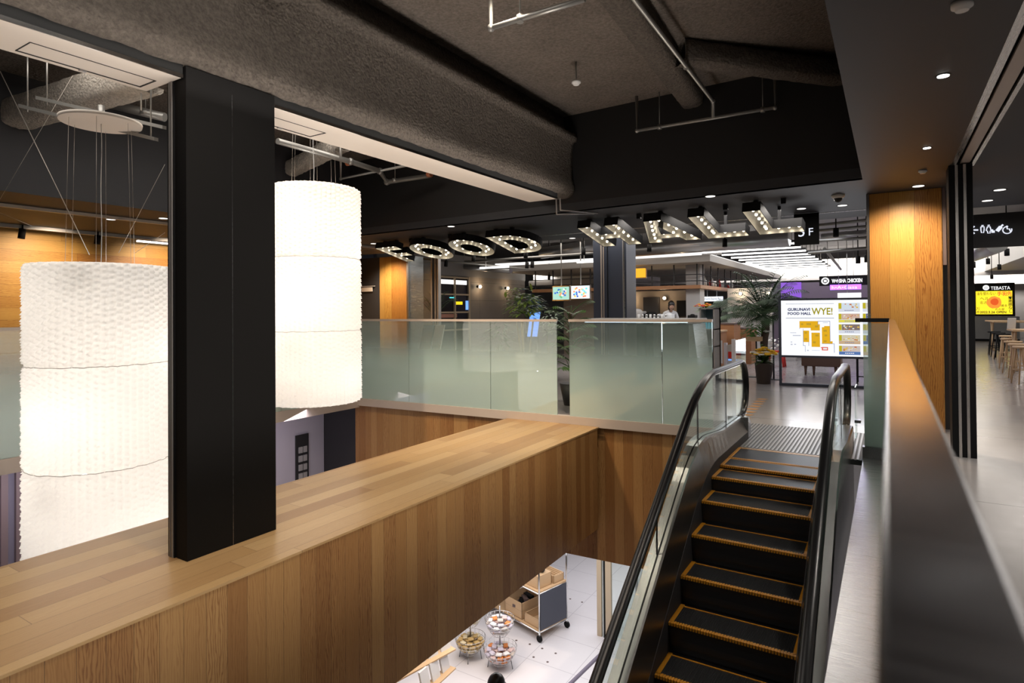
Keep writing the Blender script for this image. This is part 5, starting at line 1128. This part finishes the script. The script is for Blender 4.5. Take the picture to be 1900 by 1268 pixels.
# person working at the counter: one continuous body
def figure(name, joints, edges, radii, mat, loc, label, extra, cat='person'):
    t = thing(name, loc, label, cat)
    me = bpy.data.meshes.new('body'); me.from_pydata(joints, edges, []); o = bpy.data.objects.new('body', me); C.objects.link(o); o.parent = t
    sk = o.modifiers.new('skin', 'SKIN'); sd = o.modifiers.new('sub', 'SUBSURF'); sd.levels = 2; sd.render_levels = 2
    for v, r in zip(me.skin_vertices[0].data, radii): v.radius = (r, r*.85)
    me.skin_vertices[0].data[0].use_root = True; me.materials.append(mat); return t
def person(loc, rz, label, lean=.35, shirt=m_shirt, trouser=None, arms='work'):
    J = [(0, 0, .92), (0, -.05*lean, 1.05), (0, -.35*lean, 1.28), (0, -.55*lean, 1.42), (0, -.70*lean, 1.50),
         (.10, 0, .88), (.11, .01, .48), (.11, .03, .08), (.11, -.12, .04), (-.10, 0, .88), (-.11, .01, .48), (-.11, .03, .08), (-.11, -.12, .04),
         (.17, -.48*lean, 1.40), (.24, -.40*lean-.02, 1.14), (.14, -.40*lean-.28, 1.12), (-.17, -.48*lean, 1.40), (-.24, -.40*lean-.02, 1.14), (-.10, -.40*lean-.28, 1.12)]
    E = [(0, 1), (1, 2), (2, 3), (3, 4), (0, 5), (5, 6), (6, 7), (7, 8), (0, 9), (9, 10), (10, 11), (11, 12), (3, 13), (13, 14), (14, 15), (3, 16), (16, 17), (17, 18)]
    R = [.15, .14, .155, .12, .055, .09, .062, .045, .04, .09, .062, .045, .04, .065, .048, .035, .065, .048, .035]
    t = figure('person', J, E, R, shirt, loc, label, None); t.rotation_euler.z = rz; off = Vector(loc)
    hd = Vector((0, -.90*lean, 1.62)); b = MB(); b.ball(off+hd, .098, 16, (.82, .95, 1.15)); b.ball(off+hd+Vector((0, -.098, -.01)), .018, 8, (.8, 1, 1.2))
    for s in (-1, 1): b.ball(off+hd+Vector((s*.082, .0, -.01)), .022, 8, (.4, .8, 1.2))
    b.ball(off+hd+Vector((0, -.085, -.05)), .022, 8, (1.2, .5, .35)); b.tube([off+Vector((0, -.70*lean, 1.46)), off+hd+Vector((0, .02, -.06))], .05, 10)
    b.build('head', m_skin, t)
    h = MB(); h.ball(off+hd+Vector((0, .018, .025)), .112, 16, (.88, .98, 1.12)); h.ball(off+hd+Vector((0, .06, -.05)), .09, 12, (1, .7, 1.2)); h.build('hair', m_hair, t)
    e = MB()
    for s in (-1, 1): e.ball(off+hd+Vector((s*.032, -.088, .01)), .011, 8)
    e.build('eye', m_black, t)
    for s, k in ((1, 15), (-1, 18)):
        hb = MB(); w0 = off+Vector(J[k]); hb.ball(w0+Vector((0, -.045, 0)), .04, 10, (.9, 1.15, .45))
        for q in range(4): x = (-.028+.019*q)*1; L = (.062, .072, .068, .052)[q]; hb.tube([w0+Vector((x, -.08, 0)), w0+Vector((x, -.08-L*.6, -.008)), w0+Vector((x, -.08-L, -.028))], [.009, .008, .006], 6)
        hb.tube([w0+Vector((-s*.03, -.03, 0)), w0+Vector((-s*.055, -.06, -.01)), w0+Vector((-s*.055, -.085, -.02))], [.011, .009, .007], 6); hb.build('hand', m_skin, t)
    return t
p = at(1250, 580, y=17.5); person((p.x-.12, 17.4, 0), .5, 'staff person in white shirt bending over the kitchen counter', lean=.45)
# ------------------------------------------------------------------ right corridor
a = at(1805, 401, z=2.99); t = thing('restroom_sign', (1.6, 12.1, 2.48), 'dark overhead restroom sign with arrow and pictograms', 'sign')
MB().box(1.0, 12.05, 2.47, 6, 12.15, 3.0).build('sign_beam', m_ceil, t)
def ic(px, py): return at(px, py, y=12.04)
def strokes(name, lines, r=.012):
    mb = MB()
    for l in lines: mb.tube([ic(*q) for q in l], r, 6)
    return mb.build(name, m_wl2, t)
strokes('arrow_icon', [[(1815, 427), (1801, 427)], [(1808, 420), (1801, 427), (1808, 434)]])
strokes('man_icon', [[(1820, 421), (1826, 421), (1826, 427), (1825, 432), (1821, 432), (1820, 427), (1820, 421)]], .008); strokes('man_icon', [[(1823, 418), (1823, 419.5)]], .016)
strokes('woman_icon', [[(1832, 421), (1837, 421), (1839, 428), (1837, 429), (1837, 433), (1833, 433), (1832, 429), (1830, 428), (1832, 421)]], .008); strokes('woman_icon', [[(1834.5, 417.5), (1834.5, 419)]], .016); strokes('child_icon', [[(1841, 426), (1841, 432)], [(1844, 428), (1844, 432)]], .013)
strokes('bottle_icon', [[(1850, 429), (1857, 421)]], .03); strokes('bottle_icon', [[(1857, 421), (1861, 417)]], .014)
strokes('wheelchair_icon', [[(1868, 419), (1869, 425), (1873, 425), (1875, 430), (1877, 429)]], .009); mb = MB(); c = ic(1869, 427); mb.tube([(c.x+.055*math.cos(i*.35), 12.04, c.z+.055*math.sin(i*.35)) for i in range(-14, 2)], .008, 6); mb.build('wheelchair_icon', m_wl2, t)
# corridor ceiling bulkhead and far shops
struct(MB().hexa([(2.6, 15, 2.5), (9, 15, 2.5), (9, 43, 2.5), (2.6+1.9, 43, 2.5), (2.6, 15, 2.8), (9, 15, 2.8), (9, 43, 2.8), (4.5, 43, 2.8)]).build('wall_soffit_right', m_white)) if False else None
struct(MB().box(.9, 36.2, 2.55, 9, 36.4, 3.6).build('wall_cove_right', m_white)); area('cove_light_right', (3.5, 35.6, 2.75), 6, 90, NEUT, aim=(0, 1, .3), sy_=.2)
struct(MB().box(.5, 37.6, 0, 9, 37.8, 3.6).build('wall_corridor_end', m_lgrey))
struct(MB().box(.75, 13, 2.9, 6, 36, 2.96).build('ceiling', m_grey)) if False else None
t, x0, x1, z0, z1 = board('restaurant_sign', (1808, 527), (1881, 585), 33.0, 'yellow TEBASTA restaurant sign with fried chicken picture', None)
hh = z1-z0; W = x1-x0; m_bk = emis('black_ink', (.02, .02, .02), .3); m_or = emis('orange_red_ink', (.85, .15, .03), .9)
MB().box(x0-.05, 33, z0-.05, x1+.05, 33.15, z1+.02).build('cabinet', m_black, t)
MB().box(x0+.04, 32.98, z0+.04, x1-.04, 33.0, z0+hh*.76).build('yellow_panel', emis('yellow_panel_light', (.95, .72, .03), 1.0), t)
text('lettering', 'TEBASTA', hh*.15, m_wl, t, (x0+W*.42, 32.97, z0+hh*.80), (1, 0, 0), (0, 0, 1), fit=W*.5); text('lettering', 'TEBASTA', .001, m_wl, t, (x0, 32.97, z0), (1, 0, 0), (0, 0, 1)) if False else None
text('lettering', 'YOKOHAMA', hh*.05, m_wl, t, (x0+W*.42, 32.97, z0+hh*.945), (1, 0, 0), (0, 0, 1)) if False else None
mb = MB(); mb.tube([(x0+W*.30+hh*.07*math.cos(i*.5), 32.97, z0+hh*.87+hh*.07*math.sin(i*.5)) for i in range(13)], .02, 5, closed=True)
for q in (-.35, 0, .35): mb.box(x0+W*.30-hh*.06, 32.96, z0+hh*(.87+q*.1)-.015, x0+W*.30+hh*.06, 32.98, z0+hh*(.87+q*.1)+.015)
mb.build('round_crest', m_wl, t)
text('lettering', '\u6cb9\u3092\u4f7f\u308f\u306a\u3044', hh*.115, m_bk, t, (x0+W*.05, 32.97, z0+hh*.64), (1, 0, 0), (0, 0, 1), fit=W*.5); text('lettering', '\u624b\u7fbd\u5148', hh*.15, m_or, t, (x0+W*.58, 32.97, z0+hh*.62), (1, 0, 0), (0, 0, 1), bold=.006, fit=W*.38)
text('lettering', '\u30d8\u30eb\u30b7\u30fc', hh*.12, m_bk, t, (x0+W*.13, 32.97, z0+hh*.48), (1, 0, 0), (0, 0, 1)); text('lettering', '\u540d\u53e4\u5c4b', hh*.10, m_bk, t, (x0+W*.13, 32.97, z0+hh*.36), (1, 0, 0), (0, 0, 1))
for k, ch in enumerate('\u7f6a\u60aa\u611f\u306a\u3057'): text('lettering', ch, hh*.11, m_bk, t, (x0+W*.86, 32.97, z0+hh*(.50-.105*k)), (1, 0, 0), (0, 0, 1), bold=.002)
text('lettering', '\u307e\u3059', hh*.10, m_bk, t, (x0+W*.04, 32.97, z0+hh*.30), (1, 0, 0), (0, 0, 1)) if False else None
text('lettering', '2022.5.26 OPEN', hh*.10, m_bk, t, (x0+W*.13, 32.97, z0+hh*.06), (1, 0, 0), (0, 0, 1), fit=W*.68, bold=.004)
for k, ch in enumerate('\u4e07\u672c'): text('lettering', ch, hh*.1, m_bk, t, (x0+W*.03, 32.97, z0+hh*(.17-.11*k)), (1, 0, 0), (0, 0, 1))
text('lettering', '\u535a\u591a', hh*.09, m_bk, t, (x0+W*.66, 32.97, z0+hh*.26), (1, 0, 0), (0, 0, 1)); text('lettering', '\u540d\u53e4\u5c4b', hh*.08, m_bk, t, (x0+W*.52, 32.97, z0+hh*.155), (1, 0, 0), (0, 0, 1))
cx, cz = x0+W*.53, z0+hh*.40
MB().prism([(cx+W*.20*math.cos(i*.4)*(1.15 if math.cos(i*.4) < 0 else .8), 32.955, cz+hh*.20*math.sin(i*.4)*(1 if i % 3 else .88)) for i in range(16)], (0, .012, 0)).build('fried_chicken_picture', emis('chicken_orange', (.85, .28, .04), .9), t)
MB().prism([(cx+W*.11*math.cos(i*.52)*(1.15 if math.cos(i*.52) < 0 else .8), 32.945, cz+hh*.02+hh*.11*math.sin(i*.52)) for i in range(12)], (0, .008, 0)).build('fried_chicken_picture', emis('chicken_red', (.7, .10, .02), .9), t)
t = thing('sign_wall', ((x0+x1)/2, 33.5, 0), 'grey concrete counter wall below the TEBASTA sign', 'counter'); MB().box(x0-.1, 33.05, .1, x1+.2, 33.4, z0-.06).build('counter_body', m_conc, t); MB().box(x0-.1, 33.08, 0, x1+.2, 33.4, .1).build('plinth', m_black, t)
t = thing('yellow_notice', (x0-.3, 33, 1.2), 'small yellow notice at the left of the TEBASTA sign', 'notice'); MB().box(x0-.45, 32.95, z0-.05, x0-.04, 33.0, z0+.25).build('sheet', bpy.data.materials['yellow_panel_light'], t)
# bar stools and tables
def stool(mat):
    t = thing('bar_stool', (0, 0, 0), 'x', 'stool', 'bar stools in the right corridor')
    MB().lathe((0, 0, .70), [(.16, 0), (.17, .02), (.16, .04)], 16).build('seat', mat, t)
    for i in range(4):
        a_ = i*math.pi/2+.785; MB().tube([(.11*math.cos(a_), .11*math.sin(a_), .70), (.20*math.cos(a_), .20*math.sin(a_), 0)], .014, 6).build('leg', mat, t)
    MB().tube([(.165*math.cos(i*.785), .165*math.sin(i*.785), .28) for i in range(8)], .008, 5, closed=True).build('foot_ring', mat, t); return t
wood_s = stool(m_oak); blk_s = stool(m_black)
pos_w = [(1888, 16.4), (1898, 15.4), (1880, 17.6), (1872, 19.0), (1868, 20.8)]; pos_b = [(1845, 24.0), (1853, 23.0), (1861, 22.0)]
lw_ = ['pale wooden bar stool second nearest, at the right frame edge', 'pale wooden bar stool nearest, cut by the frame edge', 'pale wooden bar stool third from the frame edge', 'pale wooden bar stool fourth from the frame edge', 'pale wooden bar stool nearest the black stools']
for i, (px, y) in enumerate(pos_w):
    p = at(px, 640, y=y); (dup(wood_s, (p.x, y, 0), .3*i, lw_[i]) if i else (setattr(wood_s, 'location', (p.x, y, 0)), wood_s.__setitem__('label', lw_[0])))
lb_ = ['black bar stool farthest, under the long table', 'middle black bar stool at the long table', 'nearest black bar stool at the long table']
for i, (px, y) in enumerate(pos_b):
    p = at(px, 640, y=y); (dup(blk_s, (p.x, y, 0), .3*i, lb_[i]) if i else (setattr(blk_s, 'location', (p.x, y, 0)), blk_s.__setitem__('label', lb_[0])))
def htable(px, y, w_, d_, z, label):
    p = at(px, 640, y=y); t = thing('high_table', (p.x, y, 0), label, 'table')
    MB().box(p.x, y-d_/2, z-.04, p.x+w_, y+d_/2, z).build('table_top', m_oak, t)
    for sx_ in (.08, w_-.08):
        for s in (-1, 1): MB().tube([(p.x+sx_, y+s*.2, z-.04), (p.x+sx_+.0, y-s*.25, 0)], .03, 6).build('leg', m_oak, t)
htable(1836, 26.5, 1.3, 2.2, 1.02, 'long high wooden table with crossed legs'); htable(1874, 18.5, 1.2, .9, .98, 'near high wooden table at the right frame edge')
t = thing('menu_stand', tuple(at(1877, 600, y=18.4)), 'small framed menu stand on the near high table', 'menu stand'); p = at(1877, 600, y=18.4); MB().cbox((p.x, 18.4, 1.12), (.16, .02, .26), .2, .2).build('card', m_white, t)
for q, y, lb in (((1833, 480), 22, 'black spotlight cluster beyond the restroom sign, left'), ((1868, 462), 18, 'large black spotlight near the right bulkhead'), ((1854, 491), 24, 'small black spotlight over the corridor'), ((1840, 510), 28, 'farthest black spotlight over the corridor'), ((1806, 486), 20, 'black spotlight right beside the shutter post')): tracklight(at(*q, y=y), lb)
t = thing('tube_light', tuple(at(1815, 478, y=20)), 'slanted white tube light over the right corridor', 'tube light'); MB().tube([at(1810, 482, y=20), at(1832, 468, y=17)], .04, 8).build('tube', m_tube, t)
struct(MB().hexa([at(1850, 500, y=22), at(1960, 460, y=14), at(1960, 430, y=14)+Vector((3, 0, 0)), at(1850, 470, y=22)+Vector((3, 0, 0)), at(1850, 480, y=22), at(1960, 370, y=14), at(1960, 370, y=14)+Vector((3, 0, 0)), at(1850, 470, y=22)+Vector((3, 0, .1))]).build('wall_soffit_right', m_white)) if False else None
struct(MB().box(3.2, 21, 2.9, 8.9, 32, 3.5).build('wall_soffit_right', m_white))
o = MB().tube([at(1806, 470, y=18), at(1850, 452, y=16)], .2, 14).build('air_duct', m_duct); tag(o, 'silver duct in the ceiling of the right corridor', 'duct')
# ------------------------------------------------------------------ the shop below
ZL = -4.5
def L_(px, py, z=ZL): return at(px, py, z=z)
A = L_(1001, 1192); B = L_(1052, 1165); e1 = (B-A); e1.z = 0; dwid = e1.length; e1.normalize(); e2 = Vector((-e1.y, e1.x, 0)); e2 = -e2 if e2.x > 0 else e2
t = thing('display_trolley', tuple(A), 'wheeled wooden display trolley with steel frame on the lower floor', 'trolley')
def tp(u, v, z): return A+e1*u+e2*v+Vector((0, 0, z))
def tb(u0, v0, z0, u1, v1, z1): return MB().hexa([tp(u, v, z) for z in (z0, z1) for u, v in ((u0, v0), (u1, v0), (u1, v1), (u0, v1))])
LGT = 1.5; WD = dwid
for u in (0, WD):
    for v in (0, LGT):
        MB().tube([tp(u, v, .14), tp(u, v, 1.9)], .016, 8).build('steel_post', m_chrome, t); w_o = MB().cyl(tp(u-.02, v, .06), tp(u+.02, v, .06), .06, n=14).build('caster', m_black, t)
        MB().cyl(tp(u, v, .08), tp(u, v, .15), .02, n=8).build('fork', m_chrome, w_o)
tb(-.0, 0, .16, WD, LGT, .19).build('lower_shelf', m_oak, t); tb(-.0, 0, .86, WD, LGT, .90).build('upper_shelf', m_oak, t)
tb(.02, -.015, .2, WD-.02, .0, .85).build('end_panel', m_navy2, t)
for z in (.16, .86): MB().tube([tp(0, 0, z), tp(WD, 0, z), tp(WD, LGT, z), tp(0, LGT, z)], .014, 6, closed=True).build('shelf_rail', m_chrome, t)
def crate(u0, v0, z, u1, v1, h, label, items=None, dark=False, lid=False):
    c = tp(u0, v0, z); t2 = thing('wooden_crate', tuple(c), label, 'crate', 'wooden crates on the display trolley'); w_ = .015
    mb = MB()
    for q in ((u0, v0, u1, v0+w_), (u0, v1-w_, u1, v1), (u0, v0, u0+w_, v1), (u1-w_, v0, u1, v1)): k = tb(q[0], q[1], z, q[2], q[3], z+h); o_ = len(mb.v); mb.v += k.v; [mb.face([i+o_ for i in f_]) for f_ in k.f]
    mb.build('side_boards', m_oak, t2); tb(u0, v0, z, u1, v1, z+.01).build('bottom_board', m_slat if dark else m_oak, t2)
    if lid: tb(u0, v0, z+h, u1, v1, z+h+.015).build('lid', m_oak, t2)
crate(.06, .08, .90, WD*.55, .55, .22, 'closed crate carrying the dark vase on trolley top', lid=True)
crate(WD*.6, .05, .90, WD-.02, .75, .14, 'shallow divided crate on the trolley top, right')
crate(.05, .06, .19, WD*.9, .45, .16, 'shallow empty crate on the trolley bottom shelf'); crate(.05, .52, .19, WD*.9, 1.0, .30, 'deep crate with dark items on the bottom shelf', dark=True)
crate(.05, .65, .90, WD*.5, 1.1, .15, 'low crate at the back of the trolley top')
dv = MB(); k0 = len(dv.v)
for u in (.66, .74, .82, .90):
    k = tb(WD*u, .07, .91, WD*u+.01, .73, 1.03); o_ = len(dv.v); dv.v += k.v; [dv.face([i+o_ for i in f_]) for f_ in k.f]
tag(dv.build('crate_divider', m_oak), 'row of thin dividers standing in the shallow crate', 'divider')
c = tp(WD*.3, .25, 1.135)
t = thing('dark_vase', tuple(c), 'dark brown knotted vase on the closed crate', 'vase'); MB().lathe(c, [(.05, 0), (.08, .05), (.06, .12), (.03, .16), (.05, .2)], 16).build('vase_body', m_hair, t)
MB().ball(c+Vector((.09, 0, .06)), .06, 10).build('side_bulge', m_hair, t)
for k in range(4):
    c = tp(.15+.1*k, .75, .38+.02*k); tag(MB().cbox(c, (.09, .22, .05), .4*k).build('dark_box', [m_slat, m_black][k % 2]), ['brown packet in the deep crate, left', 'black packet in the deep crate, left', 'brown packet in the deep crate, right', 'black packet in the deep crate, right'][k], 'packet')
# wire basket stands with wrapped snacks
def basket(c, r, label, sub, mats, tiers=2, seed=0):
    t = thing('wire_basket_stand', tuple(c), label, 'basket stand', 'wire basket stands'); rr = random.Random(seed)
    for k in range(4):
        a_ = k*1.571+.4; MB().tube([c+Vector((r*.75*math.cos(a_), r*.75*math.sin(a_), 0)), c+Vector((r*.65*math.cos(a_), r*.65*math.sin(a_), .16))], .008, 5).build('leg', m_dsteel, t)
    MB().tube([c+Vector((0, 0, .2)), c+Vector((0, 0, 1.05))], .012, 6).build('pole', m_dsteel, t)
    for j in range(tiers):
        z0 = .10+.47*j; rj = r*(1-.12*j); mb = MB()
        for q in range(5): f_ = q/4; rad = rj*math.sin(.5+f_*1.07)/math.sin(1.57); mb.tube([c+Vector((rad*math.cos(i*.3142), rad*math.sin(i*.3142), z0+.27*f_)) for i in range(20)], .004, 4, closed=True)
        for i in range(20): a_ = i*.3142; mb.tube([c+Vector((rj*math.sin(.5+f_*1.07)*math.cos(a_), rj*math.sin(.5+f_*1.07)*math.sin(a_), z0+.27*f_)) for f_ in (0, .25, .5, .75, 1)], .003, 4)
        mb.build('wire_basket', m_chrome, t)
        n_ = 0
        for lz, fr_ in ((.045, .52), (.09, .72), (.135, .86), (.18, .93), (.225, .80), (.27, .5)):
            R_ = rj*fr_-.045; ring = 0
            while R_-ring*.112 > -.02:
                rad = max(0, R_-ring*.112); cnt = max(1, int(6.283*rad/.125)); ring += 1
                for i in range(cnt):
                    a_ = 6.283*i/cnt+lz*20; m_ = mats[rr.randrange(len(mats))]; L = .074+.008*rr.random()
                    q = c+Vector((rad*math.cos(a_), rad*math.sin(a_), z0+lz))
                    o = MB().cbox(q, (L*1.25, L, .030), a_+1.57+rr.uniform(-.2, .2), rr.uniform(-.12, .12)).build('snack_packet', m_, None, .008); wn_ = m_.name.replace('_wrap', ''); tag(o, wn_+' wrapped snack packet in '+sub[j], 'packet', wn_+' packets in '+sub[j])
m_pk = [plain('white_wrap', (.75, .73, .72), .3), plain('lilac_wrap', (.6, .55, .65), .3), plain('pink_wrap', (.68, .5, .47), .3)]; m_pk2 = [plain('golden_wrap', (.55, .38, .16), .4), plain('cream_wrap', (.72, .62, .42), .3)]; m_pk3 = [m_pk[0], plain('beige_wrap', (.58, .5, .44), .4), plain('orange_wrap', (.65, .22, .06), .4)]
basket(L_(928, 1240), .285, 'nearest two tier wire basket stand full of white packets', ['lower basket of the nearest stand', 'upper basket of the nearest stand'], m_pk3+m_pk, 2, 1)
basket(L_(873, 1221), .265, 'left wire basket stand full of golden packets', ['lower golden basket', 'upper golden basket'], m_pk2, 2, 2)
# magazine style shelves with packets, at the left
t = thing('slanted_shelf', tuple(L_(800, 1240, -3.7)), 'slanted wooden product shelf at the bottom of the picture', 'shelf')
for j, (q0, q1) in enumerate((((735, 1268), (846, 1207)), ((800, 1285), (846, 1242)))):
    a = L_(*q0, -3.6-.25*j); b = L_(*q1, -3.6-.25*j); d = (b-a).normalized(); s = Vector((-d.y, d.x, 0)); s = s if s.x < 0 else -s
    MB().hexa([a-d*.8, b, b+s*.16, a-d*.8+s*.16]+[v+Vector((0, 0, .02)) for v in (a-d*.8, b, b+s*.16, a-d*.8+s*.16)]).build('shelf_board', m_oak, t)
    for i in range(5 if j == 0 else 3):
        c = b-d*(.12+.24*i)+s*.08; pr = MB(); pr.hexa([c-d*.09, c+d*.09, c+d*.09+s*.03, c-d*.09+s*.03]+[v+s*.07+Vector((0, 0, .26)) for v in (c-d*.09, c+d*.09, c+d*.09+s*.03, c-d*.09+s*.03)])
        o = thing('snack_bag', tuple(c), ['white snack bag on the slanted shelf upper row, '+w for w in ('at its right end', 'second from right', 'third from right', 'fourth from right', 'at its left')][i] if j == 0 else ['white snack bag on the slanted shelf lower row, '+w for w in ('at its right end', 'in the middle', 'at its left')][i], 'snack bag', 'bags on the slanted shelf')
        pr.build('bag_body', m_pk[0], o); n_ = s.cross(d); MB().hexa([c-d*.04-s*.004+s*.02+Vector((0, 0, .06)), c+d*.03-s*.004+s*.02+Vector((0, 0, .06)), c+d*.03+s*.02+Vector((0, 0, .06)), c-d*.04+s*.02+Vector((0, 0, .06))]+[v+s*.02+Vector((0, 0, .07)) for v in (c-d*.04+s*.012, c+d*.03+s*.012, c+d*.03+s*.02, c-d*.04+s*.02)]).build('printed_motif', [m_purp3, m_yflow, m_oflow][i % 3], o)
# shopper below: only the crown of the head reaches the frame
p = at(917, 1286, z=-2.95); t = person((p.x, p.y, ZL), 2.6, 'shopper with dark hair on the lower floor, seen from above', lean=.05, shirt=m_hair)
# shop front mullions on the lower floor
t = thing('storefront', tuple(L_(1120, 1180)), 'beige framed glass shop front on the lower floor', 'shop front')
a = L_(1108, 1180)
for dx, w_, m_ in ((0, .09, m_beige), (.13, .02, m_groove), (.17, .11, m_beige), (.75, .03, m_dsteel)): MB().box(a.x+dx, a.y, ZL, a.x+dx+w_, a.y+.06, -1.9).build('mullion', m_, t)
MB().box(a.x, a.y+.02, ZL, a.x+1.9, a.y+.035, -1.95).build('glass_panel', m_gl, t)
t = thing('escalator_kerb', tuple(L_(1110, 1225)), 'dark low kerb line on the lower floor beside the escalator', 'kerb'); a = L_(1060, 1268); b = L_(1130, 1200); c = L_(1150, 1130)
MB().tube([a-(b-a), a, b, c], .035, 6).build('kerb_edge', m_lav2, t)

# easel boards and floor sockets
for k, (px, lb) in enumerate(((787, 'dark easel board behind the glass guard, left of two'), (806, 'cream easel board behind the glass guard, right of two'))):
    p = at(px, 640, y=10.6+.3*k); t = thing('easel_board', (p.x, p.y, 0), lb, 'board')
    MB().hexa([(p.x-.16, p.y, .62), (p.x+.16, p.y, .62), (p.x+.16, p.y+.03, .62), (p.x-.16, p.y+.03, .62), (p.x-.13, p.y+.14, 1.2), (p.x+.19, p.y+.14, 1.2), (p.x+.19, p.y+.17, 1.2), (p.x-.13, p.y+.17, 1.2)]).build('board_face', [m_dglass, m_cream][k], t)
    for q in ((-.16, 0), (.16, 0), (0, .45)): MB().tube([(p.x+q[0], p.y+q[1], 0), (p.x+q[0]*.6, p.y+.15, 1.2)], .012, 6).build('leg', m_black2, t)
for i, (q, w_) in enumerate((((958, 1189), 'nearest the trolley caster'), ((983, 1196), 'second from the trolley caster'), ((1006, 1204), 'under the right trolley wheel'), ((1031, 1213), 'farthest right in the row'), ((990, 1220), 'in the lower row, left'), ((1016, 1229), 'in the lower row, right'), ((1058, 1112), 'right of the trolley post'), ((1080, 1118), 'between trolley and shop front'))):
    p = at(*q, z=-4.5); o = MB().lathe((p.x, p.y, -4.5), [(.022, 0), (.02, .004)], 12).build('floor_socket', m_slat); tag(o, 'small round floor socket '+w_, 'floor socket')
